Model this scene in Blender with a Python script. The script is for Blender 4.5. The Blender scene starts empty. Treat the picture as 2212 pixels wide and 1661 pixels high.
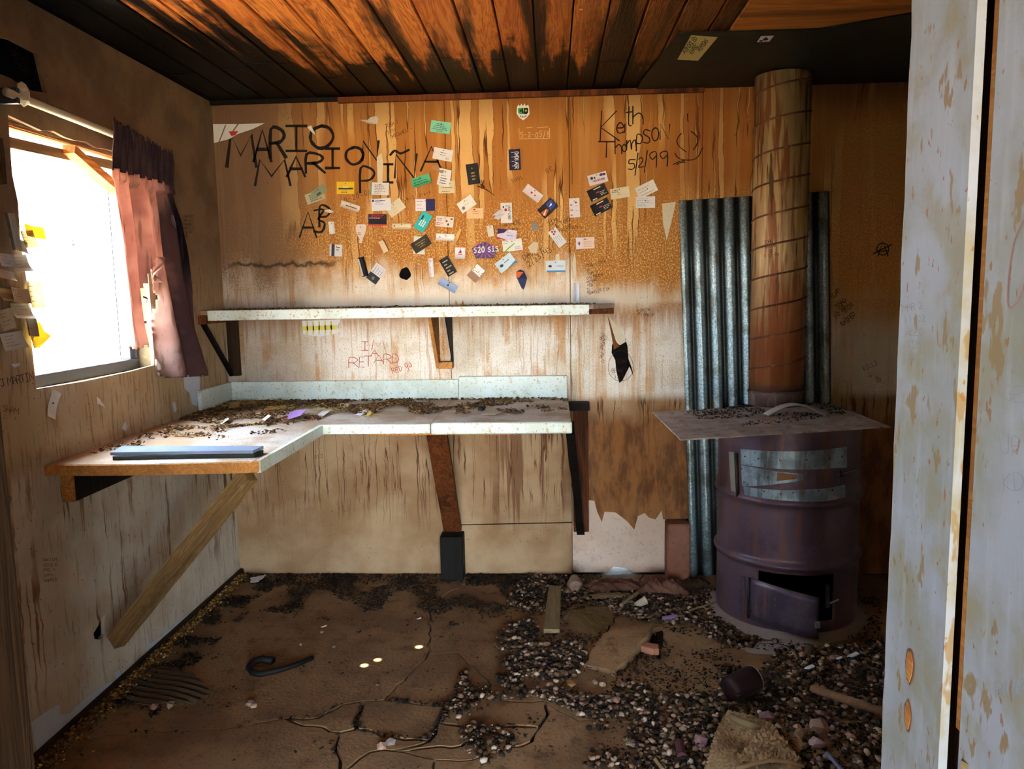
import bpy, math, random
import numpy as np
from mathutils import Vector, Matrix
from mathutils.geometry import tessellate_polygon
random.seed(7); rng = np.random.default_rng(7)
PI = math.pi
SC = bpy.context.scene
COL = SC.collection

# ------------------------------------------------------------------ camera (2212 x 1661 frame)
F = 1680.0; CX, CY = 1106.0, 830.5; CAMZ = 1.425
_d = np.array([84, -203.5, F]); _d /= np.linalg.norm(_d)
_g = np.array([244, 13970, F]); _g -= _g.dot(_d)*_d; _g /= np.linalg.norm(_g)
_r = np.cross(_g, _d)
RM = np.array([_r, _d, -_g])                 # camera (x right, y down, z forward) -> world
def ray(x, y): return RM @ np.array([x-CX, y-CY, F])
def onY(x, y, Y): v = ray(x, y); v = v*Y/v[1]; v[2] += CAMZ; return v
def onX(x, y, X): v = ray(x, y); v = v*X/v[0]; v[2] += CAMZ; return v
def onZ(x, y, Z): v = ray(x, y); v = v*(Z-CAMZ)/v[2]; v[2] += CAMZ; return v
cam = bpy.data.cameras.new('camera'); co = bpy.data.objects.new('camera', cam); COL.objects.link(co)
cam.sensor_fit = 'HORIZONTAL'; cam.sensor_width = 36; cam.lens = 36*F/2212; cam.clip_start = 0.02
xr = RM[:, 0]; yu = -RM[:, 1]; zb = -RM[:, 2]
co.matrix_world = Matrix([[xr[i], yu[i], zb[i], (0, 0, CAMZ)[i]] for i in range(3)] + [[0, 0, 0, 1]])
SC.camera = co

# ------------------------------------------------------------------ light
w = bpy.data.worlds.new('sky'); SC.world = w; w.use_nodes = True
nt = w.node_tree; bg = nt.nodes['Background']
bg.inputs['Color'].default_value = (0.72, 0.87, 1.0, 1); bg.inputs['Strength'].default_value = 1.0
sl = bpy.data.lights.new('sun', 'SUN'); sl.energy = 3.0; sl.angle = 0.009; sl.color = (1, .93, .82)
so = bpy.data.objects.new('sun', sl); COL.objects.link(so)
so.rotation_euler = Vector((-0.28, 0.10, -1.0)).to_track_quat('-Z', 'Y').to_euler()
def portal(name, loc, rot, sx, sy):
    l = bpy.data.lights.new(name, 'AREA'); l.shape = 'RECTANGLE'; l.size = sx; l.size_y = sy; l.cycles.is_portal = True
    o = bpy.data.objects.new(name, l); o.location = loc; o.rotation_euler = rot; COL.objects.link(o)
portal('window_light_portal', (-1.78, 2.72, 1.56), (0, -PI/2, 0), 0.95, 0.85)
SC.view_settings.view_transform = 'Standard'; SC.view_settings.look = 'None'
SC.view_settings.gamma = 1.0; SC.view_settings.use_curve_mapping = False
SC.view_settings.exposure = 5.5
SC.cycles.max_bounces = 8; SC.cycles.diffuse_bounces = 6

# ------------------------------------------------------------------ colours and materials
def hx(s, a=1.0):
    s = s.lstrip('#'); c = [int(s[i:i+2], 16)/255 for i in (0, 2, 4)]
    return tuple([(v/12.92 if v <= .04045 else ((v+.055)/1.055)**2.4) for v in c] + [a])
class NG:
    def __init__(s, name, rough=.8, metal=0.0, spec=.3):
        s.m = bpy.data.materials.new(name); s.m.use_nodes = True; s.t = s.m.node_tree
        s.b = s.t.nodes['Principled BSDF']; s.b.inputs['Roughness'].default_value = rough
        s.b.inputs['Metallic'].default_value = metal; s.b.inputs['Specular IOR Level'].default_value = spec
        s.geo = s.t.nodes.new('ShaderNodeNewGeometry'); s.P = s.geo.outputs['Position']
        s.sep = None
    def _in(s, sock, v):
        if hasattr(v, 'is_linked') or isinstance(v, bpy.types.NodeSocket): s.t.links.new(v, sock)
        elif v is not None: sock.default_value = v
    def xyz(s):
        if not s.sep:
            s.sep = s.t.nodes.new('ShaderNodeSeparateXYZ'); s.t.links.new(s.P, s.sep.inputs[0])
        return s.sep.outputs
    def obj(s): return s.t.nodes.new('ShaderNodeTexCoord').outputs['Object']
    def sc(s, vec, sx, sy, sz, off=None):
        n = s.t.nodes.new('ShaderNodeMapping'); s._in(n.inputs[0], vec); n.inputs['Scale'].default_value = (sx, sy, sz)
        if off is not None: s._in(n.inputs['Location'], off)
        return n.outputs[0]
    def noise(s, vec=None, scale=5., det=3., rough=.55, dist=0.):
        n = s.t.nodes.new('ShaderNodeTexNoise'); s._in(n.inputs['Vector'], s.P if vec is None else vec)
        n.inputs['Scale'].default_value = scale; n.inputs['Detail'].default_value = det
        n.inputs['Roughness'].default_value = rough; n.inputs['Distortion'].default_value = dist
        return n.outputs[0]
    def vor(s, vec=None, scale=5., feat='F1'):
        n = s.t.nodes.new('ShaderNodeTexVoronoi'); n.feature = feat; s._in(n.inputs['Vector'], s.P if vec is None else vec)
        n.inputs['Scale'].default_value = scale; return n.outputs[0]
    def ma(s, op, a, b=None, c=None):
        n = s.t.nodes.new('ShaderNodeMath'); n.operation = op; n.use_clamp = False
        s._in(n.inputs[0], a)
        if b is not None: s._in(n.inputs[1], b)
        if c is not None: s._in(n.inputs[2], c)
        return n.outputs[0]
    def ss(s, v, lo, hi, a=0., b=1.):
        n = s.t.nodes.new('ShaderNodeMapRange'); n.interpolation_type = 'SMOOTHSTEP'
        s._in(n.inputs[0], v)
        for i, q in enumerate((lo, hi, a, b)): s._in(n.inputs[i+1], q)
        return n.outputs[0]
    def mix(s, f, a, b, mode='MIX'):
        n = s.t.nodes.new('ShaderNodeMix'); n.data_type = 'RGBA'; n.blend_type = mode
        s._in(n.inputs[0], f); s._in(n.inputs[6], hx(a) if isinstance(a, str) else a); s._in(n.inputs[7], hx(b) if isinstance(b, str) else b)
        return n.outputs[2]
    def mul(s, a, b): return s.ma('MULTIPLY', a, b)
    def rnd(s): return s.t.nodes.new('ShaderNodeObjectInfo').outputs['Random']
    def attr(s, name):
        n = s.t.nodes.new('ShaderNodeAttribute'); n.attribute_name = name; return n.outputs['Fac']
    def warp(s, scale, amt, ax=0):
        k = s.ma('MULTIPLY_ADD', s.noise(scale=scale, det=3), amt*2, -amt); c = s.t.nodes.new('ShaderNodeCombineXYZ'); s._in(c.inputs[ax], k)
        v = s.t.nodes.new('ShaderNodeVectorMath'); s._in(v.inputs[0], s.P); s._in(v.inputs[1], c.outputs[0]); return v.outputs[0]
    def box(s, x0, x1, z0, z1, e=.05, axis=0, wob=None):
        o = s.xyz(); X = o[axis]; Z = o[2]
        if wob is not None: X = s.ma('ADD', X, wob); Z = s.ma('ADD', Z, wob)
        m = s.mul(s.ss(X, x0-e, x0+e), s.ss(X, x1-e, x1+e, 1., 0.))
        return s.mul(m, s.mul(s.ss(Z, z0-e, z0+e), s.ss(Z, z1-e, z1+e, 1., 0.)))
    def out(s, col=None, bump=None, bs=.3, bd=.01, rough=None):
        if col is not None: s._in(s.b.inputs['Base Color'], hx(col) if isinstance(col, str) else col)
        if rough is not None: s._in(s.b.inputs['Roughness'], rough)
        if bump is not None:
            n = s.t.nodes.new('ShaderNodeBump'); n.inputs['Strength'].default_value = bs; n.inputs['Distance'].default_value = bd
            s._in(n.inputs['Height'], bump); s.t.links.new(n.outputs[0], s.b.inputs['Normal'])
        return s.m
_pc = {}
def plain(c, rough=.7, metal=0., var=.12, spec=.3):
    k = (c, rough, metal)
    if k not in _pc:
        g = NG('paint_'+c.strip('#'), rough, metal, spec)
        n = g.noise(g.obj(), 60, 3); a = hx(c)
        dk = tuple([v*(1-var*2) for v in a[:3]]+[1])
        _pc[k] = g.out(g.mix(n, dk, a))
    return _pc[k]

def m_backwall():
    g = NG('water_stained_gypsum', .85); o = g.xyz(); X, Z = o[0], o[2]
    wob = g.noise(scale=3.2, det=4); wobc = g.ma('MULTIPLY_ADD', wob, .3, -.15)
    st = g.noise(g.sc(g.P, 1, 1, .045), 16, 3, .6)          # broad vertical drips
    st2 = g.noise(g.sc(g.P, 1, 1, .05), 55, 3, .65)
    fl = g.noise(g.sc(g.P, 1, 1, .8), 150, 2, .7)            # fine speckled grain
    WP = g.warp(9, .014); st3 = g.noise(g.sc(WP, 1, 1, .025), 30, 2, .5); band = g.ss(g.noise(g.sc(g.P, 1, 1, .3), 3.1, 2), .44, .54)
    dark_edge = g.mul(g.ss(g.ma('ABSOLUTE', g.ma('SUBTRACT', st3, .53)), .004, .022, 1., 0.), band)
    # upper: orange tan with paler runs
    up = g.mix(g.ss(st, .45, .65), '#a4692c', '#b07c40')
    up = g.mix(g.mul(g.ss(st3, .53, .55), g.mul(band, .85)), up, '#d6ad70')
    up = g.mix(g.mul(g.ss(st2, .5, .64), .15), up, '#c08e4c')
    up = g.mix(g.mul(g.ss(fl, .52, .6), g.ss(Z, 2.0, 1.65, 0., .75)), up, '#e3bd74')
    up = g.mix(g.mul(g.ss(fl, .47, .40), g.ss(Z, 1.95, 1.6, 0., .6)), up, '#97581f')
    up = g.mix(g.mul(dark_edge, .95), up, '#4f250d')
    soot_shade = g.mul(g.ss(g.ma('ADD', X, wobc), -1.05, -1.45), .85)  # soot plus painted dimness of the left corner under grazing light
    up = g.mix(soot_shade, up, '#6c533c')
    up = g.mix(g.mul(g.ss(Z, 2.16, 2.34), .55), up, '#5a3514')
    up = g.mix(g.mul(g.box(.6, .95, 1.85, 2.4, .1, 0, wobc), .45), up, '#7c4318')
    # whitish lower paint
    lo = g.mix(g.ss(g.noise(scale=9), .4, .65), '#dcd6cb', '#cdc2ad')
    lo = g.mix(g.mul(g.mul(g.ss(st, .53, .6), g.ss(g.noise(scale=5), .44, .58)), .8), lo, '#b98a55')
    lo = g.mix(g.mul(g.ss(st2, .57, .67), .4), lo, '#a87742')
    lo = g.mix(g.mul(g.ss(fl, .55, .62), .35), lo, '#efe6d2')
    lo = g.mix(g.mul(g.ss(fl, .43, .37), .5), lo, '#a87440')
    orust = g.mul(g.box(.05, 1.5, .9, 1.5, .12, 0, wobc), g.ss(st, .46, .6))
    lo = g.mix(g.mul(orust, .5), lo, '#b98748')
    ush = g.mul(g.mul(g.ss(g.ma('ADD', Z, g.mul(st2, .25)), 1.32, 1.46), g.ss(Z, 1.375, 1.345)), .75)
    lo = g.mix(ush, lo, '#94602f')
    lo = g.mix(g.mul(dark_edge, .5), lo, '#96632f')
    # transition height: about 1.5 left/centre, lower to the right
    th = g.ss(X, -.1, .6, 1.49, 1.36)
    zz = g.ma('ADD', Z, g.ma('MULTIPLY_ADD', g.noise(g.sc(g.P, 1, 1, .35), 7, 5, .6), .5, -.25))
    c = g.mix(g.ss(g.ma('ADD', g.ma('SUBTRACT', zz, th), g.ma('MULTIPLY_ADD', fl, .5, -.25)), -.07, .09), lo, up)
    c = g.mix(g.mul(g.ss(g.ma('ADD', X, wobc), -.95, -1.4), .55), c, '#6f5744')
    # shelf-top band stays pale between 1.37 and 1.44
    c = g.mix(g.mul(g.box(-1.2, .5, 1.33, 1.43, .04, 0, g.ma('MULTIPLY_ADD', st2, .14, -.07)), .75), c, '#d6ccb8')
    # under the counter: dull beige, darkened as painted shade, with dark brown runs
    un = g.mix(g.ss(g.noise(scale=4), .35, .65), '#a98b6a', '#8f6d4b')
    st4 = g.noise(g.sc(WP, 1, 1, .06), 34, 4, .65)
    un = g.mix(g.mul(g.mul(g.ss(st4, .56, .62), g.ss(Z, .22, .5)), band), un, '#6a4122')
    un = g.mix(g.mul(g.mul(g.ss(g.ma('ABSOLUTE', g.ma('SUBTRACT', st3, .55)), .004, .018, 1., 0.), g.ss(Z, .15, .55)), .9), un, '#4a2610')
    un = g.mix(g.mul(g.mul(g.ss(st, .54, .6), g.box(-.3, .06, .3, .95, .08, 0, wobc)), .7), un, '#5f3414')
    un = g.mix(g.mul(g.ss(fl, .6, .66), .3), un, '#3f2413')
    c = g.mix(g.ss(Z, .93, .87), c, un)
    c = g.mix(g.mul(g.box(1.38, 1.95, .98, 1.32, .08, 0, wobc), .75), c, '#d2c8b2')
    c = g.mix(g.mul(g.box(1.3, 2.2, 1.25, 2.2, .12, 0, wobc), .8), c, g.mix(g.ss(fl, .45, .6), '#cf8f45', '#e0ac66'))  # wall right of the flue painted lighter in place of window light
    brn = g.mul(g.ss(g.ma('ADD', X, wobc), .08, .2), g.ss(g.ma('ADD', Z, g.mul(wobc, 1.)), .86, .76))  # brown stain, also painted in place of the worktop's cast shadow
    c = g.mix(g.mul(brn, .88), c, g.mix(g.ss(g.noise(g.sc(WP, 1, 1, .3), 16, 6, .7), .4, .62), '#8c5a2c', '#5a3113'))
    # smudge line on the left
    sm = g.ss(g.ma('ABSOLUTE', g.ma('SUBTRACT', g.ma('ADD', Z, g.ma('MULTIPLY_ADD', g.noise(scale=14), .10, -.05)), 1.575)), .0, .02, 1., 0.)
    c = g.mix(g.mul(g.mul(sm, g.box(-1.58, -1.05, 1.4, 1.7, .06)), .85), c, '#2a1c14')
    spk = g.ss(g.vor(scale=38), .11, .07)
    c = g.mix(g.mul(spk, g.ss(g.noise(scale=5, det=1), .52, .6, 0., .8)), c, '#2b170b')
    return g.out(c, g.ma('ADD', fl, st2), .35, .004)
def m_leftwall():
    g = NG('flaking_painted_gypsum', .85); o = g.xyz(); Z = o[2]; Y = o[1]
    st = g.noise(g.sc(g.P, 1, 1, .05), 17, 3, .6); st2 = g.noise(g.sc(g.P, 1, 1, .12), 60, 3, .65); n = g.noise(scale=6, det=4)
    up = g.mix(g.ss(n, .35, .65), '#69543f', '#7f684d')
    mid = g.mix(g.ss(n, .35, .65), '#a28b68', '#b09a7a')
    mid = g.mix(g.mul(g.ss(st2, .53, .62), .6), mid, '#7d5a35')
    lo = g.mix(g.ss(n, .35, .65), '#cbc2b0', '#b8aa94')
    st3 = g.noise(g.sc(g.warp(11, .02, 1), 1, 1, .05), 30, 4, .65); lo = g.mix(g.mul(g.mul(g.ss(st3, .53, .59), g.ss(g.noise(scale=2.3), .4, .52)), g.ss(Z, .05, .35)), lo, '#74502c')
    lo = g.mix(g.mul(g.ss(st2, .57, .65), .4), lo, '#86683f')
    c = g.mix(g.ss(Z, .93, .86), g.mix(g.ss(g.ma('ADD', Z, g.ma('MULTIPLY_ADD', n, .5, -.25)), 1.25, 1.75), mid, up), lo)
    c = g.mix(g.ss(g.vor(scale=30), .1, .06, 0., .8), c, '#2c2017')
    c = g.mix(g.mul(g.ss(Y, 2.4, 2.1), .3), c, '#8a6c48')
    return g.out(c, g.ma('ADD', n, st2), .35, .004)
def m_wood(name, a, b, dark, axis=1, sc=1., soot_shade=False, rough=.65, pos=True, amt=.6, bs=.4):
    g = NG(name, rough, 0, .12); base = g.P if pos else g.obj()
    off = g.t.nodes.new('ShaderNodeCombineXYZ'); r = g.mul(g.rnd(), 40.); g._in(off.inputs[0], r); g._in(off.inputs[1], r); g._in(off.inputs[2], r)
    s = [9*sc, 9*sc, 9*sc]; s[axis] = .7*sc
    v = g.sc(base, *s, off=off.outputs[0])
    n = g.noise(v, 1.3, 4, .6, 1.2); rg = g.ma('FRACT', g.mul(n, 9.)); rg = g.ma('ABSOLUTE', g.ma('SUBTRACT', rg, .5))
    s2 = [60*sc, 60*sc, 60*sc]; s2[axis] = 2.*sc
    fn = g.noise(g.sc(base, *s2), 1.5, 3, .6)
    c = g.mix(g.ss(rg, .05, .4), a, b); c = g.mix(g.ss(fn, .4, .7, 0., .45), c, b)
    tint = g.ss(g.rnd(), 0., 1., 0., .45); c = g.mix(tint, c, a)
    pt = g.ss(g.noise(g.sc(base, *[q*.35 for q in s]), 2.2, 4, .65), .48, .62); c = g.mix(g.mul(pt, amt), c, dark)
    if soot_shade:
        o = g.xyz(); wn = g.ma('ADD', g.ma('MULTIPLY_ADD', g.noise(scale=5, det=5, rough=.65), .8, -.4), g.ma('MULTIPLY_ADD', g.noise(g.sc(g.P, 22, 1.1, 1), 1., 4, .6), 1.7, -.85))
        m1 = g.ss(g.ma('ADD', g.ma('MULTIPLY_ADD', o[1], .42, g.mul(o[0], -1.)), wn), 2.0, 2.35)
        m2 = g.ss(g.ma('ADD', o[1], wn), 3.1, 3.35)
        m3 = g.ss(g.ma('ADD', o[0], g.mul(wn, .5)), -.2, .45, 0., .75)
        c = g.mix(g.ma('MAXIMUM', g.ma('MAXIMUM', m1, m2), m3), c, '#0a0605')
    return g.out(c, g.ma('ADD', rg, fn), bs, .003)
def m_laminate():
    g = NG('grimy_pale_laminate', .45, 0, .5); n = g.noise(scale=7, det=5); f = g.noise(scale=90, det=2)
    c = g.mix(g.ss(n, .4, .62), '#c9d6cf', '#b8c4b8'); c = g.mix(g.ss(f, .6, .66, 0., .7), c, '#a0793f')
    c = g.mix(g.ss(g.noise(scale=22, det=4), .6, .7, 0., .6), c, '#a88a5c')
    return g.out(c, f, .1, .002)
def m_top():
    g = NG('dusty_worktop', .7); n = g.noise(scale=6, det=5); f = g.noise(scale=120, det=2); o = g.xyz()
    c = g.mix(g.ss(n, .38, .62), '#b5aca4', '#9a846e'); c = g.mix(g.ss(f, .55, .65, 0., .6), c, '#6d5038')
    c = g.mix(g.ss(o[0], -1.15, -1.5, 0., .55), c, '#8f6a47')
    return g.out(c, f, .3, .003)
def m_floor(name, a, b, d):
    g = NG(name, .9); n = g.noise(scale=3.5, det=6, rough=.6); f = g.noise(scale=70, det=3); q = g.noise(scale=14, det=4)
    c = g.mix(g.ss(n, .38, .62), a, b); c = g.mix(g.ss(q, .55, .7, 0., .5), c, d); c = g.mix(g.ss(f, .58, .66, 0., .5), c, d)
    c = g.mix(g.ss(g.rnd(), 0., 1., 0., .25), c, b)
    return g.out(c, g.ma('ADD', n, f), .5, .006)
def m_rust(name, a, b, c3, metal=.35, rough=.55, sc=1.):
    g = NG(name, rough, metal, .4); n = g.noise(scale=7*sc, det=6, rough=.6); f = g.noise(scale=80, det=3)
    st = g.noise(g.sc(g.P, 1, 1, .08), 26, 3)
    c = g.mix(g.ss(n, .4, .6), a, b); c = g.mix(g.mul(g.ss(st, .54, .64), .6), c, c3); c = g.mix(g.ss(f, .62, .68, 0., .6), c, c3)
    return g.out(c, f, .25, .003)
def m_pipe():
    g = NG('weathered_spiral_pipe', .5, .35, .4); o = g.xyz()
    st = g.noise(g.sc(g.P, 1, 1, .09), 24, 3, .6); n = g.noise(scale=6, det=5)
    c = g.mix(g.ss(st, .46, .56), '#8f5c36', '#b09468')
    c = g.mix(g.ss(g.noise(g.sc(g.P, 1, 1, .07), 40, 2), .55, .62, 0., .8), c, '#cbb07c')
    c = g.mix(g.ss(g.noise(g.sc(g.P, 1, 1, .1), 30, 3), .57, .63, 0., .85), c, '#3f1f12')
    c = g.mix(g.ss(g.ma('ADD', o[2], g.ma('MULTIPLY_ADD', n, .5, -.25)), 1.55, 1.2, 0., .85), c, '#96532f')
    c = g.mix(g.ss(o[2], 1.0, .96, 0., .8), c, '#55443c')
    return g.out(c, n, .2, .003)
def m_galv():
    g = NG('dull_galvanised_metal', .45, .6, .5); v = g.noise(scale=120, det=2); n = g.noise(scale=10, det=4)
    c = g.mix(g.ss(v, .42, .6), '#8b9fa4', '#b9cdd3'); c = g.mix(g.ss(n, .5, .66, 0., .6), c, '#5c5640'); c = g.mix(g.ss(g.xyz()[1], 3.764, 3.779, 0., .93), c, '#15140f')  # valleys painted near black by depth to deepen their shade
    return g.out(c, v, .1, .001, )
def m_attr(name, stops, rough=.9):
    g = NG(name, rough); a = g.attr('tone'); n = g.t.nodes.new('ShaderNodeValToRGB'); g._in(n.inputs[0], a)
    e = n.color_ramp.elements; n.color_ramp.interpolation = 'CONSTANT' if len(stops) > 4 else 'LINEAR'
    while len(e) < len(stops): e.new(.5)
    for k, (p, c) in enumerate(stops): e[k].position = p; e[k].color = hx(c)
    return g.out(n.outputs[0])
def m_cloth(name, a, b, trans=0.):
    g = NG(name, .95, 0, .1); n = g.noise(scale=9, det=5); f = g.noise(scale=300, det=1)
    c = g.mix(g.ss(n, .35, .65), a, b)
    if trans > .3 and 'curtain' in name: c = g.mix(g.mul(g.ss(g.ma('ADD', g.xyz()[1], g.ma('MULTIPLY_ADD', n, .2, -.1)), 3.08, 3.16), .85), c, '#42303a'); c = g.mix(g.mul(g.ss(g.xyz()[1], 3.16, 3.22), g.ss(g.xyz()[2], 1.4, 1.6)), c, '#1f1a22'); c = g.mix(g.ss(g.noise(g.sc(g.P, 1, 1, .15), 45, 2), .55, .7, 0., .5), c, '#5f3f38')  # right lobe, clear of the window, painted dark for its missing backlight
    m = g.out(c, f, .2, .001)
    if trans:
        t = g.t.nodes.new('ShaderNodeBsdfTranslucent'); g.t.links.new(c, t.inputs[0]); mx = g.t.nodes.new('ShaderNodeMixShader')
        mx.inputs[0].default_value = trans; g.t.links.new(g.b.outputs[0], mx.inputs[1]); g.t.links.new(t.outputs[0], mx.inputs[2])
        g.t.links.new(mx.outputs[0], g.t.nodes['Material Output'].inputs[0])
    return m
def m_jamb():
    g = NG('worn_pale_blue_paint', .6, 0, .4); st = g.noise(g.sc(g.P, 1, 1, .12), 60, 3); n = g.noise(scale=8, det=5); q = g.noise(g.sc(g.P, 1, 1, .35), 45, 3)
    c = g.mix(g.ss(n, .35, .65), '#9aa2b0', '#87897f'); c = g.mix(g.ss(st, .5, .7, 0., .35), c, '#a9b1c0')
    c = g.mix(g.ss(g.noise(scale=16, det=5), .5, .68, 0., .55), c, '#8b8466'); c = g.mix(g.ss(q, .61, .66, 0., .85), c, '#846c3a'); c = g.mix(g.ss(g.noise(g.sc(g.P, 1, 1, .5), 85), .64, .68, 0., .85), c, '#8a5c26')
    return g.out(c, g.ma('ADD', st, q), .25, .002)
M = dict(
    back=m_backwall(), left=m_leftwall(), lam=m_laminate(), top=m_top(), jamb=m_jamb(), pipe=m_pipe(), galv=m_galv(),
    ceil=m_wood('smoke_darkened_ceiling_wood', '#8f461b', '#c07a38', '#140805', 1, 1.4, True, .5, amt=.95),
    ply=m_wood('orange_plywood', '#8a5322', '#a86a30', '#2b150a', 0, .8, False, .7),
    brown=m_wood('reddish_brown_wood', '#6a3a1c', '#4b2510', '#1d0d06', 2, 1., amt=.7),
    oak=m_wood('grey_brown_weathered_wood', '#94774e', '#66492a', '#33241a', 1, 2.2, pos=False, amt=.3),
    fresh=m_wood('bare_orange_wood', '#c08a4e', '#a2662e', '#6e3f1c', 1, 1., amt=.3),
    black=m_wood('charred_black_wood', '#120f0d', '#1b1613', '#060505', 2, 1.),
    grey=m_wood('dusty_grey_wood', '#8f7d5c', '#7b6a4c', '#5f4e36', 1, 1.),
    jdark=m_wood('dark_stained_jamb_wood', '#3e2b1b', '#2f2116', '#120c08', 2, 1.2),
    slab=m_floor('cracked_concrete', '#94724f', '#785a3e', '#4a341f'),
    dirt=m_floor('dark_packed_dirt', '#1c130d', '#281b12', '#0f0a06'),
    drum=m_rust('dull_purple_brown_drum_paint', '#594652', '#4a3946', '#6b4534', .3, .42),
    ddoor=m_rust('bruised_purple_steel', '#4e4250', '#3f3444', '#70503e', .35, .45),
    steel=m_rust('dusty_steel_plate', '#a89d96', '#93867c', '#5f4c3e', .2, .6, 1.5),
    strap=m_rust('blued_steel_strap', '#8a9ba4', '#69777f', '#4a4238', .5, .4, 2.),
    dkmetal=m_rust('blackened_iron', '#27242a', '#191719', '#3a2a20', .4, .6),
    shield=m_rust('sooty_green_black_metal', '#16190f', '#0c0d0a', '#242415', .3, .6),
    plaster=m_floor('pinkish_plaster', '#c0a48f', '#cdb5a2', '#a0806a'),
    block=m_floor('worn_brown_block', '#7a4c38', '#8d6250', '#5a3426'),
    curt=m_cloth('faded_rust_pink_curtain', '#9c766b', '#b08e80', .5), curth=m_cloth('dusky_plum_curtain_heading', '#4a383b', '#352a33', .12),
    rag=m_cloth('dirty_brown_cloth', '#6f4a3b', '#52352a'), carpet=m_cloth('tan_looped_carpet', '#a68a68', '#7c6448'),
    ycard=m_cloth('yellow_thin_card', '#d8c05a', '#c2a848', .5), ccard=m_cloth('cream_thin_card', '#d6c9a8', '#c2b590', .5),
    alu=plain('#5d6068', .4, .5), white=plain('#d9dadd', .7), ink=plain('#17110f', .8), red=plain('#b0382e', .8),
    pale=plain('#d9b27a', .8), brownink=plain('#4a2a18', .8), cavity=plain('#0b0a0c', .95), cream=plain('#d8ceb4', .75))

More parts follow.
